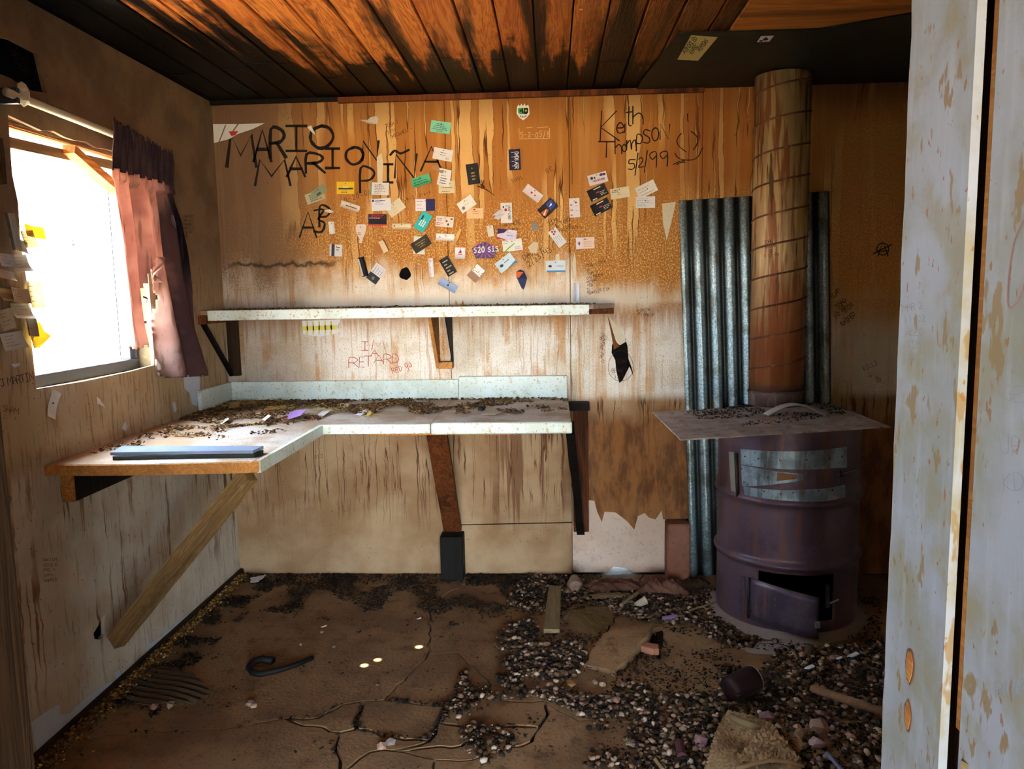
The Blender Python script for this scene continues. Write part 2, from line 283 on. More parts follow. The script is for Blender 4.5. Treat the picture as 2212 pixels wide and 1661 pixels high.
# ------------------------------------------------------------------ mesh helpers
class MB:
    def __init__(s): s.v = []; s.f = []
    def add(s, vs, fs):
        n = len(s.v); s.v += [tuple(map(float, p)) for p in vs]; s.f += [tuple(i+n for i in f) for f in fs]; return s
    def box(s, a, b, M4=None, tap=0.):
        x0, y0, z0 = a; x1, y1, z1 = b
        vs = [(x0, y0, z0), (x1, y0, z0), (x1, y1, z0), (x0, y1, z0), (x0, y0, z1), (x1, y0, z1), (x1, y1, z1), (x0, y1, z1)]
        if M4 is not None: vs = [M4 @ Vector(p) for p in vs]
        return s.add(vs, [(0, 3, 2, 1), (4, 5, 6, 7), (0, 1, 5, 4), (1, 2, 6, 5), (2, 3, 7, 6), (3, 0, 4, 7)])
    def beam(s, p0, p1, w, h, up=(0, 0, 1), n=1, jit=0.):
        p0 = Vector(p0); p1 = Vector(p1); d = (p1-p0).normalized(); u = Vector(up); r = d.cross(u).normalized(); u = r.cross(d).normalized()
        vs = []; fs = []
        for k in range(n+1):
            c = p0.lerp(p1, k/n)
            for a, b in ((-1, -1), (1, -1), (1, 1), (-1, 1)):
                vs.append(c + r*(a*w/2 + random.uniform(-jit, jit)) + u*(b*h/2 + random.uniform(-jit, jit)))
        for k in range(n):
            for j in range(4):
                fs.append((k*4+j, k*4+(j+1) % 4, k*4+4+(j+1) % 4, k*4+4+j))
        fs.append((3, 2, 1, 0)); e = n*4; fs.append((e, e+1, e+2, e+3)); return s.add(vs, fs)
    def tube(s, pts, r, n=8, cap=True, r2=None):
        pts = [Vector(p) for p in pts]; vs = []; fs = []; L = len(pts); pr = None
        for k, p in enumerate(pts):
            d = (pts[min(k+1, L-1)]-pts[max(k-1, 0)]).normalized()
            a = Vector((0, 0, 1)) if abs(d.z) < .9 else Vector((1, 0, 0))
            if pr is None: pr = d.cross(a).normalized()
            else: pr = (pr - d*pr.dot(d)).normalized()
            q = d.cross(pr); rr = r if r2 is None else r+(r2-r)*k/(L-1)
            for j in range(n): t = 2*PI*j/n; vs.append(p+pr*math.cos(t)*rr+q*math.sin(t)*rr)
        for k in range(L-1):
            for j in range(n): fs.append((k*n+j, k*n+(j+1) % n, k*n+n+(j+1) % n, k*n+n+j))
        if cap: fs.append(tuple(range(n-1, -1, -1))); fs.append(tuple(range((L-1)*n, L*n)))
        return s.add(vs, fs)
    def lathe(s, prof, c, n=48, skip=None):
        vs = []; fs = []
        for r, z in prof:
            for j in range(n): t = 2*PI*j/n; vs.append((c[0]+r*math.cos(t), c[1]+r*math.sin(t), c[2]+z))
        for k in range(len(prof)-1):
            for j in range(n):
                if skip and skip(k, 2*PI*(j+.5)/n): continue
                fs.append((k*n+j, k*n+(j+1) % n, k*n+n+(j+1) % n, k*n+n+j))
        return s.add(vs, fs)
    def prism(s, poly, fn, t, holes=()):
        # poly: 2-D outline; fn(u, v, w) -> 3-D; thickness 0..t along w
        loops = [poly]+list(holes); flat = [p for L in loops for p in L]
        tri = tessellate_polygon([[Vector((p[0], p[1], 0)) for p in L] for L in loops])
        n = len(flat); vs = [fn(p[0], p[1], 0) for p in flat]+[fn(p[0], p[1], t) for p in flat]
        fs = []
        for a, b, c in tri: fs.append((a, b, c)); fs.append((c+n, b+n, a+n))
        o = 0
        for L in loops:
            m = len(L)
            for i in range(m): j = (i+1) % m; fs.append((o+i, o+j, o+j+n, o+i+n))
            o += m
        return s.add(vs, fs)
    def grid(s, fn, nu, nv, keep=None, thick=None):
        vs = [fn(i/nu, j/nv) for j in range(nv+1) for i in range(nu+1)]
        fs = [(j*(nu+1)+i, j*(nu+1)+i+1, (j+1)*(nu+1)+i+1, (j+1)*(nu+1)+i) for j in range(nv) for i in range(nu) if not keep or keep((i+.5)/nu, (j+.5)/nv)]
        return s.add(vs, fs)
    def rock(s, c, r, sq=(1, 1, .6)):
        a = [(0, 0, 1), (.894, 0, .447), (.276, .851, .447), (-.724, .526, .447), (-.724, -.526, .447), (.276, -.851, .447), (.724, .526, -.447), (-.276, .851, -.447), (-.894, 0, -.447), (-.276, -.851, -.447), (.724, -.526, -.447), (0, 0, -1)]
        f = ICO; q = random.uniform(0, 6.28)
        vs = []
        for x, y, z in a:
            k = random.uniform(.7, 1.15)*r; x, y, z = x*k*sq[0], y*k*sq[1], z*k*sq[2]
            vs.append((c[0]+x*math.cos(q)-y*math.sin(q), c[1]+x*math.sin(q)+y*math.cos(q), c[2]+z))
        return s.add(vs, f)
ICO = [(0, 1, 2), (0, 2, 3), (0, 3, 4), (0, 4, 5), (0, 5, 1), (1, 6, 2), (2, 7, 3), (3, 8, 4), (4, 9, 5), (5, 10, 1), (6, 7, 2), (7, 8, 3), (8, 9, 4), (9, 10, 5), (10, 6, 1), (11, 7, 6), (11, 8, 7), (11, 9, 8), (11, 10, 9), (11, 6, 10)]
ORG = {}
def fixnorm(me):
    import bmesh
    b = bmesh.new(); b.from_mesh(me); bmesh.ops.recalc_face_normals(b, faces=b.faces); b.to_mesh(me); b.free()
def add(name, mb, mat, parent=None, label=None, cat=None, group=None, kind=None, smooth=False, solid=0., bevel=0., org=None, norm=True):
    P = np.array(mb.v)
    if org is None:
        c = (P.min(0)+P.max(0))/2
        org = c if parent else np.array([c[0], c[1], P[:, 2].min()])
    org = np.array(org, float)
    me = bpy.data.meshes.new(name); me.from_pydata((P-org).tolist(), [], mb.f); me.update()
    if norm: fixnorm(me)
    me.materials.append(mat)
    if smooth: me.polygons.foreach_set('use_smooth', [True]*len(me.polygons))
    o = bpy.data.objects.new(name, me); COL.objects.link(o); ORG[o] = org
    if parent is not None: o.parent = parent; o.location = org-ORG[parent]
    else: o.location = org
    if solid: m = o.modifiers.new('thickness', 'SOLIDIFY'); m.thickness = solid; m.offset = 0
    if bevel: m = o.modifiers.new('bevel', 'BEVEL'); m.width = bevel; m.segments = 1; m.limit_method = 'ANGLE'
    for k, v in (('label', label), ('category', cat), ('group', group), ('kind', kind)):
        if v: o[k] = v
    return o
def empty(name, loc, label=None, cat=None, group=None, kind=None):
    o = bpy.data.objects.new(name, None); COL.objects.link(o); o.location = loc; o.empty_display_size = .1; ORG[o] = np.array(loc, float)
    for k, v in (('label', label), ('category', cat), ('group', group), ('kind', kind)):
        if v: o[k] = v
    return o
def beam_obj(name, p0, p1, w, h, up, mat, parent):
    p0 = Vector(p0); p1 = Vector(p1); L = (p1-p0).length; y = (p1-p0).normalized(); x = y.cross(Vector(up)).normalized(); z = x.cross(y)
    mb = MB().beam((0, -L/2, 0), (0, L/2, 0), w, h, (0, 0, 1), 8, .001); o = add(name, mb, mat, parent, org=(0, 0, 0)); ORG[o] = np.array((p0+p1)/2)
    o.location = ORG[o]-ORG[parent]; o.rotation_euler = Matrix((x, y, z)).transposed().to_euler(); return o
def rough_poly(pts, step=.03, amp=.004, seed=0):
    r = random.Random(seed); out = []
    for i in range(len(pts)):
        a = Vector(pts[i]); b = Vector(pts[(i+1) % len(pts)]); n = max(1, int((b-a).length/step))
        for k in range(n):
            p = a.lerp(b, k/n)
            if k: p = p+Vector((r.uniform(-amp, amp), r.uniform(-amp, amp)))
            out.append((p.x, p.y))
    return out

# ================================================================== ROOM SHELL
D = 3.8; LX = -1.62; CZ = 2.356; RX = 2.1
def XZ(x, y, Y=D): p = onY(x, y, Y); return (p[0], p[2])
wb = add('wall_back', MB().box((LX-.15, D+.11, -.08), (.27, D+.2, CZ+.1)).box((.27, D+.11, .025), (.4, D+.2, CZ+.1)).box((.4, D+.11, -.08), (RX+.1, D+.2, CZ+.1)), M['cavity'], kind='structure', org=(0, D, 0))
fb = lambda u, v, w_: (u, D+w_, v)
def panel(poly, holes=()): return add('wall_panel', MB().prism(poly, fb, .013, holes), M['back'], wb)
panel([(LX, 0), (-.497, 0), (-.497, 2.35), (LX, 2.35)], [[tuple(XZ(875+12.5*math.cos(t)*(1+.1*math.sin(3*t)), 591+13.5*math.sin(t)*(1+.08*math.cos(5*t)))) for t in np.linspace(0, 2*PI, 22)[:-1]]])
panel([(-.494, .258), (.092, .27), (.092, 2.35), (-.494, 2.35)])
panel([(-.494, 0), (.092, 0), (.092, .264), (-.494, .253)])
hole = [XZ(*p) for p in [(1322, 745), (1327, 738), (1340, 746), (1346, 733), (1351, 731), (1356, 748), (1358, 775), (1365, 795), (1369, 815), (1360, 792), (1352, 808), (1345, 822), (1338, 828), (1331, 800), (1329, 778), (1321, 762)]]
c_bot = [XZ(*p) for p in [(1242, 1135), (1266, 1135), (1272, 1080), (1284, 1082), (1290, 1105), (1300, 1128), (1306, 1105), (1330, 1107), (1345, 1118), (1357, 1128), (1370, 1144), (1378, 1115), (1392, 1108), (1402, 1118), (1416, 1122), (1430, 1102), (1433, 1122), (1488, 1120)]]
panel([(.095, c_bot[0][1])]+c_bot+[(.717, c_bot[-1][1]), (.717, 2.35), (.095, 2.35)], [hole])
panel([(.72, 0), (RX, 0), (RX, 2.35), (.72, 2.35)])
add('plaster_base', MB().prism([(.095, 0), (.27, 0), (.30, .03), (.37, .022), (.40, 0), (.56, 0), (.56, .43), (.095, .43)], lambda u, v, w_: (u, D+.02+w_, v), .05), M['plaster'], wb)
add('torn_paper', MB().prism([XZ(*p) for p in [(1312, 680), (1316, 690), (1330, 735), (1338, 748), (1326, 755), (1320, 720)]], lambda u, v, w_: (u, D-.0015+w_, v), .001), plain('#7a4a25', .9), wb)
add('torn_paper', MB().prism([XZ(*p) for p in [(1316, 684), (1345, 718), (1352, 738), (1340, 745), (1332, 735)]], lambda u, v, w_: (u, D-.002+w_, v), .001), M['cream'], wb)
for pp, mm in (([(1200, 612-62), (1208, 548), (1211, 590), (1206, 606), (1200, 580)], 'cream'), ([(814, 340), (824, 330), (828, 352), (826, 400), (816, 398)], 'cream'), ([(1430, 440), (1460, 436), (1455, 460), (1440, 520), (1432, 480)], 'cream'), ([(700, 455), (712, 452), (722, 458), (712, 460)], 'white'), ([(1241, 545), (1244, 560), (1245, 600), (1240, 598), (1236, 570)], 'cream'), ([(664, 275), (672, 271), (682, 292), (676, 288)], 'white')):
    add('torn_paper', MB().prism([XZ(*p) for p in pp], lambda u, v, w_: (u, D-.002+w_, v), .001), M[mm], wb)
# left wall: gypsum sheet with window opening and holes
def YZ(x, y, X=LX): p = onX(x, y, X); return (p[1], p[2])
wl = add('wall_left', MB().box((LX-.16, .8, 0), (LX-.12, 2.33, CZ+.1)).box((LX-.16, 3.12, 0), (LX-.12, D+.2, CZ+.1)).box((LX-.16, 2.33, 0), (LX-.12, 3.12, 1.12)).box((LX-.16, 2.33, 2.02), (LX-.12, 3.12, CZ+.1)), M['cavity'], kind='structure', org=(LX, 2.4, 0))
fl = lambda u, v, w_: (LX-w_, u, v)
winh = [(2.352, 1.145), (2.6, 1.14), (2.9, 1.143), (3.085, 1.15), (3.09, 1.4), (3.085, 1.7), (3.09, 1.965)] + [(3.09-.06*k, 1.965+.006*math.sin(k*2.3)) for k in range(1, 12)] + [(2.335, 1.975), (2.33, 1.8), (2.345, 1.72), (2.34, 1.6), (2.355, 1.45), (2.348, 1.3)]
h1 = [(2.20, 2.20), (2.29, 2.19), (2.38, 2.205), (2.50, 2.20), (2.512, 2.15), (2.53, 2.085), (2.45, 2.075), (2.36, 2.088), (2.20, 2.09)]
h2 = [YZ(*p) for p in [(-25, 290), (6, 300), (12, 350), (15, 398), (-25, 402)]]
h3 = [YZ(*p) for p in [(5, 1068), (14, 1066), (27, 1075), (22, 1088), (14, 1100), (4, 1092)]]
h4 = [YZ(*p) for p in [(221, 1332), (228, 1325), (225, 1345), (226, 1370), (216, 1382), (204, 1380), (202, 1368), (212, 1352)]]
add('wall_panel', MB().prism([(.9, 0), (3.355, 0), (3.355, 2.35), (.9, 2.35)], fl, .013, [winh, h1, h2, h3, h4]), M['left'], wl)
add('wall_panel', MB().prism([(3.358, 0), (3.8, 0), (3.8, 2.35), (3.358, 2.35)], fl, .013), M['left'], wl)
for pp in ([(80, 1632), (66, 1560), (110, 1530), (128, 1520), (130, 1545), (150, 1540), (190, 1500), (240, 1470), (242, 1480), (180, 1550)],
           [(315, 1405), (318, 1370), (322, 1390), (345, 1375), (380, 1345), (405, 1325), (407, 1335), (360, 1378)],
           [(395, 806), (400, 800), (430, 798), (431, 840), (424, 878), (414, 872), (410, 850), (398, 838)],
           [(372, 870), (377, 868), (381, 885), (376, 892)], [(262, 925), (269, 910), (274, 922), (270, 932)], [(245, 1452), (258, 1446), (261, 1462), (250, 1468)],
           [(22, 786), (42, 785), (40, 790), (30, 794)]):
    add('bare_patch', MB().prism([YZ(*p) for p in pp], lambda u, v, w_: (LX+.002-w_, u, v), .0015), plain('#c3cbd8', .8), wl)
# right and front walls (mostly behind the door frame)
add('wall_right', MB().box((RX, .8, 0), (RX+.1, D+.2, CZ+.1)), M['left'], kind='structure')
wf = add('wall_front', MB().box((LX-.1, .80, 0), (-.70, .90, CZ+.1)).box((.44, .80, 0), (RX, .90, CZ+.1)).box((-.70, .80, 2.12), (.44, .90, CZ+.1)), M['left'], kind='structure')
# door frame of the doorway the camera looks through
d1 = empty('door_1', (.42, .8, 0), kind='structure')
fo = [(.4+random.uniform(-.0015, .0015)*0, .785), (.4, .922)]
def jambgrid(u, v):
    return (.400, .785+.137*u+(random.uniform(-.003, .001) if u > .99 else 0), v*2.12)
jb = MB()
n = 60
pts = []
for k in range(n+1):
    z = 2.12*k/n; e = random.uniform(-.0035, .001)
    pts += [(.400, .783, z), (.400, .920+e, z), (.409, .922+e, z), (.409, .783, z)]
fs = []
for k in range(n):
    for j in range(4): fs.append((k*4+j, k*4+(j+1) % 4, k*4+4+(j+1) % 4, k*4+4+j))
fs += [(3, 2, 1, 0), (n*4, n*4+1, n*4+2, n*4+3)]
jb.add(pts, fs); add('door_stop', jb, M['jamb'], d1)
add('jamb_board', MB().box((.4115, .50, 0), (.44, .769, 2.12)), M['jamb'], d1, bevel=.002)
add('raw_wood_edge', MB().box((.4125, .7695, .97), (.435, .7765, 2.12)), M['fresh'], d1)
add('jamb_backing', MB().box((.4205, .778, 0), (.44, .92, 2.12)), M['jdark'], d1)
add('threshold_notch', MB().prism([(.412, .755), (.419, .765), (.4205, .74)], lambda u, v, w_: (u-.004, v, .935+w_), .012), M['grey'], d1)
for (x, y, rx, rz) in ((1967, 1440, .0105, .021), (1963, 1546, .009, .019)):
    p = onX(x, y, .4); pl = [(p[1]+rx*math.cos(t)*random.uniform(.85, 1.1), p[2]+rz*math.sin(t)*random.uniform(.85, 1.1)) for t in np.linspace(0, 2*PI, 15)[:-1]]
    add('chipped_paint_spot', MB().prism(pl, lambda u, v, w_: (.3995-w_, u, v), .0006), plain('#6f4a35', .8), d1)
    pl = [(p[1]+.75*(a-p[1]), p[2]+.85*(b-p[2])) for a, b in pl]
    add('chipped_paint_spot', MB().prism(pl, lambda u, v, w_: (.3988-w_, u, v), .0006), M['fresh'], d1)
jl = MB(); jl.box((-.75, .62, 0), (-.668, .9, 2.12)); add('jamb_board', jl, M['jdark'], d1)
add('jamb_header', MB().box((-.70, .62, 2.12), (.44, .92, 2.16)), M['jamb'], d1)
# unseen enclosure added around the camera: floor + roof keep the sky light from flooding the doorway
# ------------------------------------------------------------------ ceiling
SUNV = np.array([-.28, .10]); PINS = [tuple(onZ(x, y, 0)[:2]-SUNV*CZ) for x, y in ((905, 1397), (816, 1425), (787, 1437))]
def pinskew(u, v, w_, z):
    for px_, py_ in PINS:
        if (u-px_)**2+(v-py_)**2 < .0005: return (u-SUNV[0]*(w_+z-CZ), v-SUNV[1]*(w_+z-CZ), z+w_)
    return (u, v, z+w_)
ring = lambda c_, r_: [(c_[0]+r_*math.cos(t), c_[1]+r_*math.sin(t)) for t in np.linspace(0, 2*PI, 11)[:-1]]
ce = add('ceiling', MB().prism([(LX-.2, .7), (RX+.2, .7), (RX+.2, D+.3), (LX-.2, D+.3)], lambda u, v, w_: pinskew(u, v, w_, CZ+.029), .012, [ring(q, .009) for q in PINS]), M['cavity'], kind='structure', org=(0, 2, CZ))
xs = [-1.73, -1.60, -1.475, -1.351, -1.227, -1.096, -.971, -.838, -.704, -.578, -.438, -.306, -.178, -.049, .085, .205, .33, .455, .585, .66]
for a, b in zip(xs[:-1], xs[1:]):
    cut = random.uniform(3.2, 3.5) if random.random() < .5 and not any(a < q[0] < b for q in PINS) else None
    dz = random.uniform(-.002, .002)
    for y0, y1 in ([(.9, 3.81)] if cut is None else [(.9, cut-.001), (cut+.001, 3.81)]):
        hl = [q for q in PINS if a+.014 < q[0] < b-.014 and y0+.02 < q[1] < y1-.02]
        if hl: add('plank', MB().prism([(a+.0035, y0), (b-.0035, y0), (b-.0035, y1), (a+.0035, y1)], lambda u, v, w_: pinskew(u, v, w_, CZ), .028, [ring(q, .009) for q in hl]), M['ceil'], ce)
        else: add('plank', MB().box((a+.0035, y0, CZ+dz), (b-.0035, y1, CZ+.028)), M['ceil'], ce, bevel=.003)
add('plywood_sheet', MB().box((.663, .9, CZ-.004), (RX, 3.81, CZ+.02)), M['ply'], ce)
add('trim_1', MB().box((-1.0, 3.775, 2.325), (.72, 3.798, 2.352)), M['brown'], kind='structure', bevel=.002)
add('trim_2', MB().box((-1.62, 3.778, 2.335), (-1.0, 3.799, 2.352)), M['black'], kind='structure')
add('baseboard_left', MB().box((LX, 1.0, 0), (LX+.02, D, .028)), M['jdark'], kind='structure', bevel=.003)
# ------------------------------------------------------------------ floor
fo = add('floor', MB().box((LX-.2, -3, -.08), (RX+.2, D+.25, -.022)), M['dirt'], kind='structure', org=(0, 2, -.02))
def FZ(x, y): p = onZ(x, y, 0); return (p[0], p[1])
V = dict(a=(150, 1600), b=(300, 1583), c=(480, 1576), d=(600, 1553), e=(687, 1550), f=(739, 1521), g=(785, 1513), h=(831, 1511), i=(889, 1518), j=(944, 1523), k=(965, 1521), l=(1005, 1507), m=(1046, 1504), n=(1115, 1514), o=(1179, 1512),
         B1=(925, 1412), B2=(930, 1300), C1=(988, 1408), C2=(1060, 1478), D1=(768, 1560), D2=(770, 1574), D3=(850, 1592), D4=(925, 1600), G1=(945, 1560), E1=(733, 1583), E2=(722, 1615), E3=(735, 1670), E4=(740, 1800),
         F1=(800, 1625), F2=(850, 1622), H1=(1010, 1568), H2=(1035, 1583), H3=(1072, 1625), H4=(1150, 1600), I1=(1165, 1570), I2=(1185, 1540), J1=(1020, 1640), K1=(1000, 1610), K2=(940, 1640), K3=(935, 1800),
         R1=(1250, 1555), R2=(1330, 1545), R3=(1410, 1515), R4=(1435, 1500), S1=(1330, 1460), S2=(1400, 1400), S3=(1412, 1358), S4=(1430, 1352), S5=(1425, 1422), S6=(1260, 1440), S7=(1300, 1380), T1=(1560, 1500))
P = {k: FZ(*v) for k, v in V.items()}
P.update(W1=(-1.62, 1.95), W2=(-1.62, 3.8), W3=(-.35, 3.8), W4=(.45, 3.8), W5=(2.1, 3.8), N1=(-1.62, .95), N2=(-.6, .95), N3=(-.1, .95), N4=(2.1, .95), Q1=(2.1, 2.6), Q2=(.95, .95), T2=(.9, 2.2))
slabs = ['W1 a b c d e f g h B1 B2 W3 W2', 'h i j k l m C2 C1 B1', 'B1 C1 C2 m n o S6 S7 W4 W3 B2', 'g D1 D2 D3 D4 G1 k j i h', 'D1 g f e d E1 D2', 'E1 E2 E3 F1 F2 D4 D3 D2', 'E3 E4 K3 K2 F2 F1', 'W1 N1 N2 E4 E3 E2 E1 d c b a',
         'G1 H1 H2 K1 F2 D4', 'K1 H2 H3 J1 K2 F2', 'k G1 H1 I1 I2 o n m l', 'H1 H2 H3 H4 I1', 'H3 H4 I1 I2 o R1 R2 T2 Q2 N3 N2 E4 K3 K2 J1', 'o R1 R2 R3 R4 S1 S6', 'S6 S1 S2 S3 S7', 'R2 R3 R4 S1 S2 S5 T1 T2', 'S3 S4 S5 T1 T2 Q2 N4 Q1 W5 W4 S7']
def crackline(p, q, step=.035, amp=.009):
    if p > q: return crackline(q, p, step, amp)[::-1]
    r = random.Random(hash((round(p[0], 4), round(p[1], 4), round(q[0], 4), round(q[1], 4)))); a = Vector(p); b = Vector(q); n = max(1, int((b-a).length/step)); out = []
    t = (b-a).normalized() if n else a; s = Vector((-t.y, t.x))
    for k in range(n+1):
        pt = a.lerp(b, k/n)
        if 0 < k < n: pt = pt+s*r.uniform(-amp, amp)
        out.append((pt.x, pt.y))
    return out
def insetpoly(pl, d):
    n = len(pl); ar = sum(pl[i][0]*pl[(i+1) % n][1]-pl[(i+1) % n][0]*pl[i][1] for i in range(n)); sg = 1 if ar > 0 else -1; out = []
    for i in range(n):
        a = Vector(pl[i-1]); b = Vector(pl[i]); c = Vector(pl[(i+1) % n]); e1 = (b-a).normalized(); e2 = (c-b).normalized()
        nn = Vector((-(e1.y+e2.y), e1.x+e2.x)); nn = nn.normalized()*sg if nn.length > 1e-6 else Vector((0, 0)); out.append((b.x+nn.x*d, b.y+nn.y*d))
    return out
for si, s in enumerate(slabs):
    ks = s.split(); pl = []
    for i in range(len(ks)): pl += crackline(P[ks[i]], P[ks[(i+1) % len(ks)]])[:-1]
    gap = .009 if si in (3, 4, 5, 8, 10, 11) else .004
    top = random.uniform(-.003, .0); lift = {14: .035, 3: .004, 15: -.004, 16: 0.}.get(si, 0)
    pl = insetpoly(pl, gap)
    if si == 14:   # the broken slab edge that has heaved up
        s2 = Vector(P['S2']); fn = lambda u, v, w_: (u, v, w_+(.05*max(0, 1-(Vector((u, v))-s2).length/.35) if w_ > 0 else 0)-.03)
        add('concrete_slab', MB().prism(pl, fn, .032), M['slab'], fo)
    else: add('concrete_slab', MB().prism(pl, lambda u, v, w_: (u, v, -.03+w_), .03+top), M['slab'], fo)
# outside ground
add('ground', MB().grid(lambda u, v: (-60+120*u, -60+120*v, -.10+.02*math.sin(u*70)*math.cos(v*55)), 40, 40), m_floor('pale_desert_ground', '#c9b08c', '#bda27e', '#a0886a'), kind='structure')
# unseen walls and roof added to cut the door light, open behind
add('wall_light_blocker', MB().box((-2.3, -3.2, 0), (-2.2, .8, 2.4)).box((2.2, -3.2, 0), (2.3, .8, 2.4)).box((-2.2, -3.3, 0), (-.9, -3.2, 2.4)).box((2.0, -3.3, 0), (2.3, -3.2, 2.4)).box((-.9, -3.3, 1.95), (2.0, -3.2, 2.4)), M['jamb'], kind='structure')
add('roof_light_blocker', MB().box((-2.4, -3.4, 2.4), (2.4, .8, 2.5)), M['brown'], kind='structure')

# ================================================================== WINDOW 1
w1 = empty('window_1', (LX-.08, 2.72, 1.14), kind='structure')
XW = LX-.10
add('jamb_board', MB().box((LX-.125, 2.32, 1.11), (LX-.014, 2.345, 2.06)), M['fresh'], w1)
add('jamb_board', MB().box((LX-.125, 3.10, 1.11), (LX-.014, 3.125, 2.06)), M['grey'], w1)
add('sill_board', MB().box((LX-.125, 2.345, 1.11), (LX-.014, 3.10, 1.135)), M['grey'], w1)
add('header_board', MB().box((LX-.125, 2.345, 1.985), (LX-.045, 3.10, 2.03)), M['fresh'], w1)
add('header_board', MB().beam((LX-.075, 2.345, 1.966), (LX-.075, 3.10, 1.976), .06, .026), M['fresh'], w1)
for i, (z0, z1, dx) in enumerate(((1.975, 1.99, 0), (1.966, 1.9745, .004), (1.9585, 1.9655, .008))):
    add('header_strip', MB().box((LX-.06-dx*.6, 2.345, z0), (LX-.03-dx, 3.10, z1)), M['fresh' if i != 1 else 'grey'], w1)
fr = MB().box((XW-.02, 2.36, 1.135), (XW+.03, 3.10, 1.178)).box((XW-.02, 3.055, 1.178), (XW+.02, 3.075, 1.93)).box((XW-.02, 3.082, 1.178), (XW+.03, 3.10, 1.93)).box((XW-.02, 2.346, 1.178), (XW+.0, 2.356, 1.88))
add('metal_frame', fr, M['alu'], w1, bevel=.002)
gm = NG('clear_window_glass', .02); gm.b.inputs['Transmission Weight'].default_value = 1.0; gm.b.inputs['IOR'].default_value = 1.0; gm.b.inputs['Base Color'].default_value = (.97, .98, 1, 1)
gl = add('pane', MB().box((XW-.012, 2.356, 1.178), (XW-.009, 3.056, 1.90)), gm.out(), w1)
st = MB(); c0 = onX(158, 524, XW-.008); R0 = .011
for k in range(20):
    a, b = 2*PI*k/20, 2*PI*(k+1)/20
    st.add([(c0[0], c0[1]+r*math.cos(t), c0[2]+r*math.sin(t)) for r, t in ((R0, a), (R0, b), (R0*.55, b), (R0*.55, a))], [(0, 1, 2, 3)])
for k, (dy, dz, l) in enumerate(((.03, .008, .03), (.03, 0, .026), (.018, -.012, .045))): st.box((c0[0]-.0003, c0[1]+dy-.01, c0[2]+dz-.0015), (c0[0], c0[1]+dy-.01+l, c0[2]+dz+.0015))
add('window_decal', st, plain('#5b6c88', .6), w1, norm=False)
p0 = onX(25, 300, XW-.03); p1 = onX(232, 376, XW-.03)
add('crossbar_board', MB().beam((XW+.02, 2.346, 1.912), (XW+.02, 3.098, 1.938), .028, .034), M['grey'], w1)
p0 = onX(148, 322, XW+.055); p1 = onX(250, 410, XW+.055)
add('brace_board', MB().beam(p0, p1, .03, .045, (1, 0, 0), 2, .001), M['fresh'], w1)
for yy in (2.39, 2.40): pass
add('bent_nail', MB().tube([(LX-.01, 2.345, 1.79), (LX-.02, 2.375, 1.80), (LX-.022, 2.378, 1.803)], .0012, 5), M['dkmetal'], w1)
add('bent_nail', MB().tube([(LX-.01, 2.345, 1.725), (LX-.02, 2.37, 1.737)], .0012, 5), M['dkmetal'], w1)
# peeled lining strip at the lower right corner of the opening
def strip(u, v):
    z = 1.37-.24*v; y = 3.098+.012*math.sin(v*9)+(.018-.008*math.sin(v*5))*(u-.5)*2
    return (LX+.012+.008*math.sin(v*7+u*3), y, z)
add('peeling_strip', MB().grid(strip, 3, 14), M['white'], w1, smooth=True, solid=.001)

# ================================================================== CURTAIN ROD AND CURTAIN
RXx = -1.575
rod = add('curtain_rod', MB().tube([(RXx, 2.27, 2.025), (RXx, 2.6, 2.018), (RXx, 3.23, 2.003)], .0125, 14), M['cream'], label='cream curtain rod across the top of the bright window', cat='curtain rod', smooth=True)
add('rod_bracket', MB().box((LX+.001, 3.19, 1.985), (RXx+.01, 3.205, 2.02)), M['alu'], rod)
add('rod_bracket', MB().box((LX+.001, 2.30, 2.0), (RXx+.01, 2.315, 2.045)), M['alu'], rod)
add('tape_wad', MB().rock((RXx, 2.345, 2.03), .026, (1, .8, 1.3)).rock((RXx+.01, 2.33, 2.055), .02, (.8, 1.3, .8)), M['cream'], rod)
XCc = -1.555
def edge(tab, z):
    tab = sorted(tab); zs = [t[0] for t in tab]; ys = [t[1] for t in tab]; return float(np.interp(z, zs, ys))
def pz(l): return [(lambda p: (p[2], p[1]))(onX(x, y, XCc)) for x, y in l]
cL = pz([(232, 286), (231, 330), (235, 420), (247, 560), (262, 700), (270, 748)])
cR = pz([(365, 345), (362, 400), (385, 480), (395, 600), (408, 700), (430, 795)])
ctop = 2.06; cbot = 1.075
cu = empty('curtain', (XCc, 3.0, cbot), 'ragged rust pink curtain with a plum gathered heading hanging at the window', 'curtain')
hs = [random.uniform(.6, 1.4) for _ in range(40)]
def curt(u, v):
    z = ctop+(cbot-ctop)*v; y0 = edge(cL, z); y1 = edge(cR, z); y = y0+(y1-y0)*u
    amp = .006+.024*min(1, v*2.2)
    q_ = math.sin(u*30+1.5*math.sin(v*3)); x = XCc+amp*(math.copysign(abs(q_)**.7, q_))+.014*math.sin(u*13+v*2)+.03*v*u-.05*math.exp(-((u-.60-.03*math.sin(v*5))/.045)**2)*min(1, v*3)
    if v < .22: x = XCc+.018+.005*math.sin(u*120)+.004*math.sin(u*61+v*20)
    return (x, y, z)
nu, nv = 90, 110
gl_ = pz([(318, 520), (312, 600), (313, 660), (320, 700), (322, 760)]); gr_ = pz([(318, 520), (326, 590), (347, 640), (352, 700), (366, 800)])
lb = onX(300, 748, XCc)[2]
rj = [random.uniform(-.012, .012) for _ in range(nv+nu+5)]
